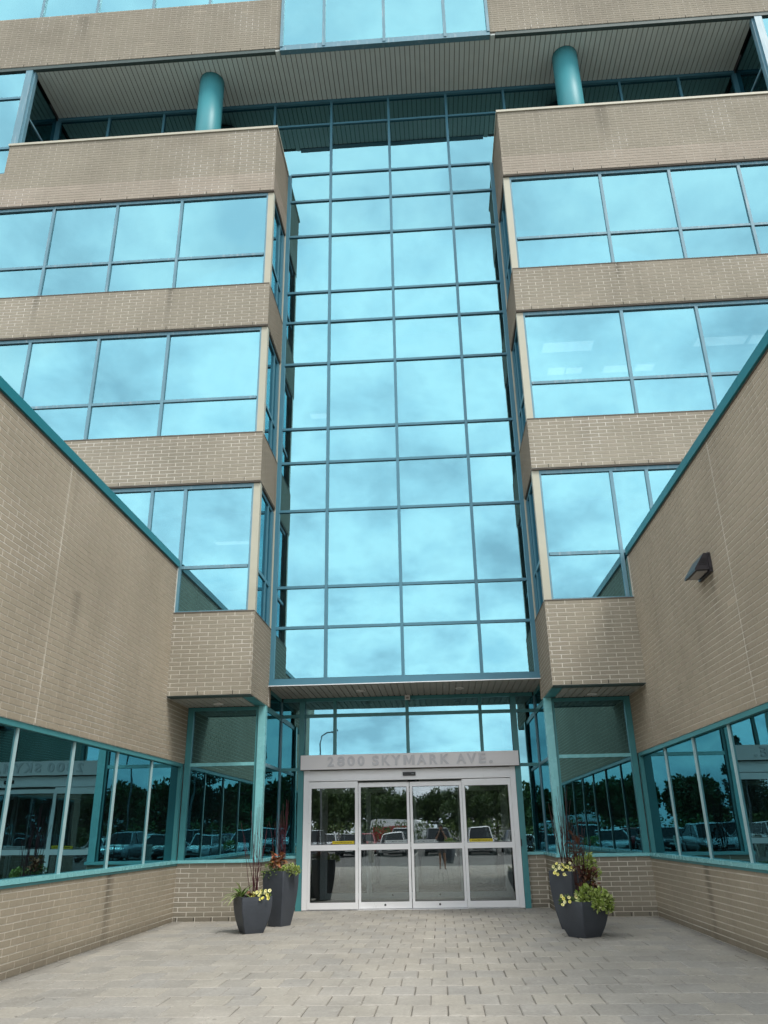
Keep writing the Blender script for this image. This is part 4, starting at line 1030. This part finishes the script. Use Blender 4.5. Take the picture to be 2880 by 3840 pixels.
# ------------------------------------------------------------------ what the glass mirrors: the parking lot opposite
def car_proto(name, label, paint, group, suv=False):
    t = thing(name, label, 'car', (0, 0, -.12), group)
    L = 4.5 if not suv else 4.7; hw = .90; zb = .74 if not suv else .86; zr = 1.45 if not suv else 1.70; zl = .22
    # lower body: rings along the length, front at -Y
    def ring(y, w, z0, z1, top): return [(-w, y, z0), (w, y, z0), (w+.02, y, (z0+z1)*.55), (w-.03, y, z1), (w*.72, y, z1+top), (-w*.72, y, z1+top), (-w+.03, y, z1), (-w-.02, y, (z0+z1)*.55)]
    st = [(-L/2, .62, .40, .55, .01), (-L/2+.10, .78, .27, .62, .03), (-L/2+.45, hw-.03, zl, zb-.08, .06), (-L/2+1.25, hw, zl, zb+.02, .06), (-.2, hw+.01, zl, zb+.05, .02), (L/2-1.1, hw, zl, zb+.08, .03), (L/2-.35, hw-.03, zl+.03, zb+.10, .04), (L/2-.06, .80, .34, zb+.02, .03), (L/2, .70, .45, zb-.10, .01)]
    MB().loft([ring(*s) for s in st]).build('body', paint, t, smooth=True)
    # glasshouse and roof
    def cab(y, w, z): return [(-w, y, z), (w, y, z)]
    yb0, yr0, yr1, yb1 = -L/2+1.15, -.35, L/2-1.35 if not suv else L/2-.75, L/2-.45 if not suv else L/2-.15
    zb2 = zb+.05
    g = MB(); g.loft([[(-.80, yb0, zb2), (.80, yb0, zb2), (.84, yb1, zb2), (-.84, yb1, zb2)], [(-.62, yr0, zr-.05), (.62, yr0, zr-.05), (.64, yr1, zr-.05), (-.64, yr1, zr-.05)]]); g.build('windows', M['carglass'], t)
    g = MB(); g.loft([[(-.635, yr0-.06, zr-.06), (.635, yr0-.06, zr-.06), (.655, yr1+.06, zr-.06), (-.655, yr1+.06, zr-.06)], [(-.55, yr0+.12, zr), (.55, yr0+.12, zr), (.57, yr1-.1, zr), (-.57, yr1-.1, zr)]]); g.build('roof', paint, t, smooth=False)
    for s in (-1, 1):
        pl = MB()
        for (ya, za, xa, yb, zz, xb) in ((yb0, zb2, .81, yr0, zr-.05, .63), (.35, zb2, .835, .30, zr-.05, .635), (yb1, zb2, .85, yr1, zr-.05, .65)):
            pl.tube([(s*xa, ya, za), (s*xb, yb, zz)], .035, 5)
        pl.build('window_pillars', paint, t)
        MB().box(s*.50, s*.80, -L/2+.03, -L/2+.22, .57, .67).build('headlight', M['headlamp'], t)
        MB().box(s*.55, s*.80, L/2-.08, L/2+.005, zb-.08, zb+.06).build('taillight', M['taillamp'], t)
        MB().box(s*.88, s*1.04, yb0+.28, yb0+.40, zb+.04, zb+.17).build('wing_mirror', paint, t)
        for y in (-L/2+.82, L/2-.88):
            n = 18; wv = lambda r_, x: [(x, y+r_*math.cos(2*math.pi*j/n), .33+r_*math.sin(2*math.pi*j/n)) for j in range(n)]
            w = MB().loft([wv(.33, s*.72), wv(.33, s*.93)]).build('wheel', M['tyre'], t); MB().loft([wv(.22, s*.931), wv(.19, s*.945)]).build('rim', M['rim'], w)
    MB().box(-.6, .6, -L/2-.012, -L/2+.05, .34, .50).build('grille', M['black'], t); MB().box(-.26, .26, -L/2-.02, -L/2-.013, .40, .50).build('number_plate', M['plate'], t)
    return t
spots = {}
kinds = [('white', M['car_white'], False), ('silver', M['car_silver'], True), ('black', M['car_black'], False), ('dark grey', M['car_grey'], True), ('white', M['car_white'], True), ('blue', M['car_blue'], False), ('red', M['car_red'], False)]
protos = []
for cn, pm, suv in kinds:
    what = 'sport utility car' if suv else 'hatchback'
    protos.append([car_proto('parked_car', f'{cn} {what} parked in the lot facing the entrance', pm, f'{cn} {what}s parked in the lot', suv), False])
def place(k, x, y, back):
    p = protos[k]
    o = p[0] if not p[1] else copy_tree(p[0])
    p[1] = True
    o.location = (x, y, -.12); o.rotation_euler = (0, 0, math.pi + random.uniform(-.03, .03) if not back else random.uniform(-.03, .03))
random.seed(21)
seq = [0, 4, 0, 1, 2, 0, 3, 4, 0, 2, 1, 0]
for i in range(12): place(seq[i], -16.4+2.75*i + (.3 if i > 5 else 0), -23+random.uniform(-.25, .25), False)
seq = [2, 1, 3, 0, 6, 1, 2, 4, 5, 3, 0, 2]
for i in range(12): place(seq[i], -16.0+2.75*i, -29+random.uniform(-.25, .25), True)
ln = MB()
for i in range(13): ln.box(-17.8+2.75*i, -17.7+2.75*i, -31.5, -20.8, -.119, -.114)
struct(ln.build('parking_lines', M['paint']))
# delivery van
v = thing('delivery_van', 'white delivery van with a red flank parked beyond the rows of cars', 'van', (-2.6, -40, -.12), rz=R(105))
MB().loft([[(-.95, y, .35), (.95, y, .35), (.98, y, 1.2), (.86, y, z), (-.86, y, z), (-.98, y, 1.2)] for y, z in ((-2.9, 1.1), (-2.5, 1.35), (-1.8, 2.2), (-1.2, 2.45), (2.7, 2.45), (2.8, 2.3))]).build('body', M['car_white'], v)
MB().box(-1.0, 1.0, -.6, 2.5, .9, 1.9).build('red_panel', M['car_red'], v)
MB().loft([[(-.8, -2.48, 1.37), (.8, -2.48, 1.37), (.75, -1.84, 2.16), (-.75, -1.84, 2.16)], [(-.8, -2.42, 1.33), (.8, -2.42, 1.33), (.75, -1.78, 2.12), (-.75, -1.78, 2.12)]]).build('windscreen', M['carglass'], v)
for s in (-1, 1):
    for y in (-1.9, 1.8):
        n = 16; MB().loft([[(s*x, y+.36*math.cos(2*math.pi*j/n), .36+.36*math.sin(2*math.pi*j/n)) for j in range(n)] for x in (.78, 1.0)]).build('wheel', M['tyre'], v)
# trees
def broad_tree(label, x, y, h, rad, seed, group='broadleaf trees along the lot', narrow=1.0):
    r = random.Random(seed)
    t = thing('deciduous_tree', label, 'tree', (x, y, -.16), group)
    b = MB(); b.tube([(0, 0, 0), (.05, .03, h*.25), (0, .06, h*.5), (.04, 0, h*.8)], [.16, .12, .09, .03], 8)
    cl = []
    for k in range(22):
        a = r.uniform(0, 6.28); q = r.random(); zz = h*(.24+.72*q); rr = rad*math.sin(math.pi*(.16+.80*q))**.7*r.uniform(.35, .95)
        c = (rr*math.cos(a), rr*math.sin(a), zz); cl.append(c+(rad*r.uniform(.25, .42),))
        b.tube([(0, .03, zz*.72), (c[0]*.5, c[1]*.5, zz*.88), c], [.05, .03, .012], 5)
    b.build('trunk', M['bark'], t)
    foliage('crown', M['tree'], t, cl, .40, .28, 4200, seed, kind=False)
    return t
def spruce_tree(label, x, y, h, rad, seed):
    r = random.Random(seed); t = thing('spruce_tree', label, 'tree', (x, y, -.16), 'spruce trees behind the lot')
    MB().tube([(0, 0, 0), (0, 0, h*.5), (0, 0, h)], [.16, .09, .02], 7).build('trunk', M['bark'], t)
    cl = []
    for k in range(60):
        q = r.random()**1.3; zz = h*(.08+.9*q); rr = rad*(1-q)*r.uniform(.3, 1)+.05; a = r.uniform(0, 6.28)
        cl.append((rr*math.cos(a), rr*math.sin(a), zz-.15*rr, .18+.28*(1-q)))
    foliage('crown', M['spruce'], t, cl, .36, .14, 4200, seed, up=-.3, kind=False)
    return t
TL = 'round-headed broadleaf tree standing behind the parked cars'
b0 = broad_tree(TL, -9.5, -52, 5.3, 2.6, 51); b1 = broad_tree(TL, 3.6, -53, 5.1, 2.7, 52)
for (src, x, y, s, a) in ((b0, -3.6, -49, .9, 1.0), (b1, 9.6, -50, 1.08, 2.0), (b0, 18, -52, 1.1, 3.0), (b1, -17, -53, 1.05, .6), (b0, 6.8, -62, 1.2, 4.0), (b1, -6.6, -62, 1.15, 5.0), (b0, 25, -58, 1.15, 2.2), (b1, -25, -58, 1.1, 1.3),
        (b0, .4, -60, 1.0, 2.9), (b1, 13, -63, 1.1, .2), (b0, -13, -64, 1.15, 3.9), (b1, 31, -62, 1.2, .9), (b0, -32, -62, 1.2, 1.9), (b1, 20, -66, 1.2, 2), (b0, -20, -66, 1.2, .1)):
    c = copy_tree(src); c.location = (x, y, -.16); c.scale = (s, s, s); c.rotation_euler = (0, 0, a)
s0 = spruce_tree('pointed dark spruce behind the parked cars', -19, -48, 11.5, 2.1, 61)
for x, y, s in ((12.6, -48, 1.0), (14.8, -49, .95), (-21.8, -49, .9)):
    c = copy_tree(s0); c.location = (x, y, -.16); c.scale = (s, s, s)
hg = foliage('hedge', M['hedge'], None, [(-34+.9*k, -34.4+.4*math.sin(k*1.7), .5+.85*(k % 2), .8) for k in range(80)], .24, .16, 11000, 71, kind=False)
tag(hg, 'shaggy green hedge running behind the rows of cars', 'hedge')
# lamp posts
lp = thing('lamp_post', 'tall grey parking lot lamp post with a single arm', 'lamp post', (-8.9, -33, -.16), 'parking lot lamp posts')
MB().tube([(0, 0, 0), (0, 0, 4), (0, 0, 8.6), (.15, 0, 9.2), (.55, 0, 9.45), (1.0, 0, 9.5)], [.10, .08, .06, .055, .05, .045], 8).build('pole', M['lamp_metal'], lp)
MB().box(.9, 1.55, -.14, .14, 9.43, 9.55).build('lamp_head', M['lamp_metal'], lp); MB().tube([(0, 0, 0), (0, 0, .5)], .2, 12).build('base', M['concrete'], lp)
lp.scale = (.96, .96, .96)
for x, y, a in ((10.2, -33, 3.1), (15.5, -33.2, 0.2), (-16, -33, 0)):
    c = copy_tree(lp); c.location = (x, y, -.16); c.rotation_euler = (0, 0, a)
# bollards and an island planter opposite the door
bp0 = MB().loft([[(q*s, p*s, z) for q, p in ((-.13, -.13), (.13, -.13), (.13, .13), (-.13, .13))] for z, s in ((-.12, 1), (.86, 1), (.93, .8))]).build('bollard', M['concrete'])
tag(bp0, 'square pale concrete bollard at the edge of the parking lot', 'bollard', 'concrete bollards'); bp0.location = (-3.1, -11, 0)
for x in (5.4, -8.2):
    c = bp0.copy(); COL.objects.link(c); c.location = (x, -11, 0)
planter('planter', 'charcoal planter of green foliage standing out by the parking lot', .9, -9.5, .6, .7, R(20)).location = (.9, -9.5, -.118)
mound('creeping_plant', 'bushy lime foliage in the planter out by the parking lot', 'plant', .9, -9.5, .62, M['lime'], [(0, 0, .12, .3), (.15, 0, .2, .2), (-.15, .05, .25, .2)], .08, .05, 500, 15)
# low commercial building across the lot
fb = thing('warehouse_building', 'low white and blue commercial building beyond the trees', 'building', (34, -75, -.16))
MB().box(-26, 30, -6, 0, 0, 4.2).build('wall', M['farwall'], fb); MB().box(-26.1, 30.1, -6, .1, 4.21, 6.0).build('blue_fascia', M['farblue'], fb)
for k in range(12): MB().box(-23+4.3*k, -20.6+4.3*k, .01, .08, .6, 2.6).build('window', M['carglass'], fb)

# ------------------------------------------------------------------ the person taking the picture, mirrored in the door
def skin_mesh(name, verts, edges, root, mat, sub=2):
    me = bpy.data.meshes.new(name); me.from_pydata([v[:3] for v in verts], edges, [])
    o = bpy.data.objects.new(name, me); COL.objects.link(o)
    md = o.modifiers.new('s', 'SKIN'); md.use_smooth_shade = True
    for k, v in enumerate(verts):
        sv = me.skin_vertices[0].data[k]; r_ = v[3]; sv.radius = r_ if isinstance(r_, tuple) else (r_, r_); sv.use_root = (k == root)
    o.modifiers.new('b', 'SUBSURF').levels = sub
    dg = bpy.context.evaluated_depsgraph_get(); out = bpy.data.meshes.new_from_object(o.evaluated_get(dg))
    bpy.data.objects.remove(o); bpy.data.meshes.remove(me)
    out.materials.clear(); out.materials.append(mat); out.name = name
    return out
def person():
    p = thing('person', 'person in a dark shirt and grey shorts holding up a phone, mirrored in the door', 'person', (CAM_X, -.36, .006))
    V = []; E_ = []
    def chain(pts, start=None):
        prev = start
        for q in pts:
            V.append(q); n = len(V)-1
            if prev is not None: E_.append((prev, n))
            prev = n
        return prev
    pel = chain([(0, 0, .86, (.125, .10))])
    ch = chain([(0, .0, .98, (.115, .085)), (0, .0, 1.12, (.13, .095)), (0, -.01, 1.24, (.145, .095)), (0, 0, 1.31, (.09, .07))], pel)
    top = chain([(0, .015, 1.375, .046), (0, .02, 1.43, (.06, .07)), (0, .03, 1.50, (.075, .09)), (0, .02, 1.565, (.06, .07))], ch)
    for s_ in (-1, 1):
        chain([(s_*.085, 0, .78, .085), (s_*.09, .012, .60, .066), (s_*.092, .01, .45, .05), (s_*.093, -.012, .32, .05), (s_*.095, 0, .10, .032), (s_*.097, .02, .045, .036), (s_*.11, .14, .03, (.036, .022)), (s_*.115, .19, .022, (.028, .016))], pel)
        hand = chain([(s_*.155, -.005, 1.285, .055), (s_*.20, .015, 1.18, .044), (s_*.21, .06, 1.05, .036), (s_*.16, .19, 1.16, .033), (s_*.085, .27, 1.305, .024), (s_*.066, .285, 1.345, (.012, .026))], ch)
        for k, (dz, ln) in enumerate(((.030, .05), (.016, .056), (.0, .052), (-.014, .042))):
            chain([(s_*.058, .295, 1.352+dz, .0085), (s_*.048, .312, 1.356+dz, .008), (s_*.036, .316, 1.357+dz, .007)], hand)
        chain([(s_*.060, .278, 1.372, .0095), (s_*.040, .282, 1.392, .008)], hand)
    link('body', skin_mesh('body', V, E_, pel, M['skin']), p)
    V = []; E_ = []
    pel = chain([(0, 0, .83, (.150, .122))]); c2 = chain([(0, 0, 1.0, (.138, .106)), (0, 0, 1.13, (.150, .112)), (0, -.01, 1.24, (.162, .112)), (0, .005, 1.325, (.085, .075))], pel)
    for s_ in (-1, 1): chain([(s_*.158, -.005, 1.288, .068), (s_*.205, .016, 1.17, .060), (s_*.212, .03, 1.12, .060)], c2-1)
    link('shirt', skin_mesh('shirt', V, E_, 0, M['shirt']), p)
    V = []; E_ = []
    pel = chain([(0, 0, .90, (.140, .112))]); c2 = chain([(0, 0, .82, (.138, .110))], pel)
    for s_ in (-1, 1): chain([(s_*.087, 0, .74, .098), (s_*.093, .008, .60, .088), (s_*.095, .01, .52, .086)], c2)
    link('shorts', skin_mesh('shorts', V, E_, 0, M['shorts']), p)
    for s_ in (-1, 1):
        MB().loft([[(s_*.108+w_*cx_, .075+l_*cy_, z_) for cx_, cy_ in ((-1, -1), (1, -1), (1.1, .4), (.5, 1), (-.5, 1), (-1.1, .4))] for z_, w_, l_ in ((.0, .045, .135), (.014, .045, .135))]).build('sandal', M['black'], p)
    hr = MB(); n = 16
    hr.loft([[(w*math.cos(2*math.pi*j/n), .0+d_*math.sin(2*math.pi*j/n)+oy, z) for j in range(n)] for z, w, d_, oy in ((1.40, .055, .03, -.06), (1.47, .088, .075, -.03), (1.53, .094, .10, -.012), (1.58, .085, .095, 0), (1.615, .055, .065, .005), (1.628, .02, .025, .005))])
    hr.build('hair', M['hair'], p, smooth=True)
    fc = MB()
    for s_ in (-1, 1): fc.box(s_*.03-.011, s_*.03+.011, .112, .122, 1.503, 1.512)
    fc.box(-.02, .02, .105, .118, 1.452, 1.459); fc.build('facial_features', M['hair'], p)
    ph = thing('phone', 'dark phone held up at chest height by the person', 'phone', (CAM_X, -.045, CAM_H-.055))
    MB().box(-.036, .036, -.004, .004, -.075, .075).build('case', M['black'], ph); MB().box(-.032, .032, -.0055, -.0042, -.070, .070).build('screen', M['carglass'], ph)
person()

# ------------------------------------------------------------------ give the large things an origin at their base
def rebase(root, base):
    for c in root.children: c.location = Vector(c.location) - Vector(base)
    root.location = base
for o in list(scene.objects):
    if o.type == 'EMPTY' and o.parent is None and o.name.startswith(('office_building', 'entrance_wing')):
        kids = [c for c in o.children]
        rebase(o, (0, YC, 0) if o.name.startswith('office') else ((XL if 'bare' in o['label'] else XR), 9.0, 0))
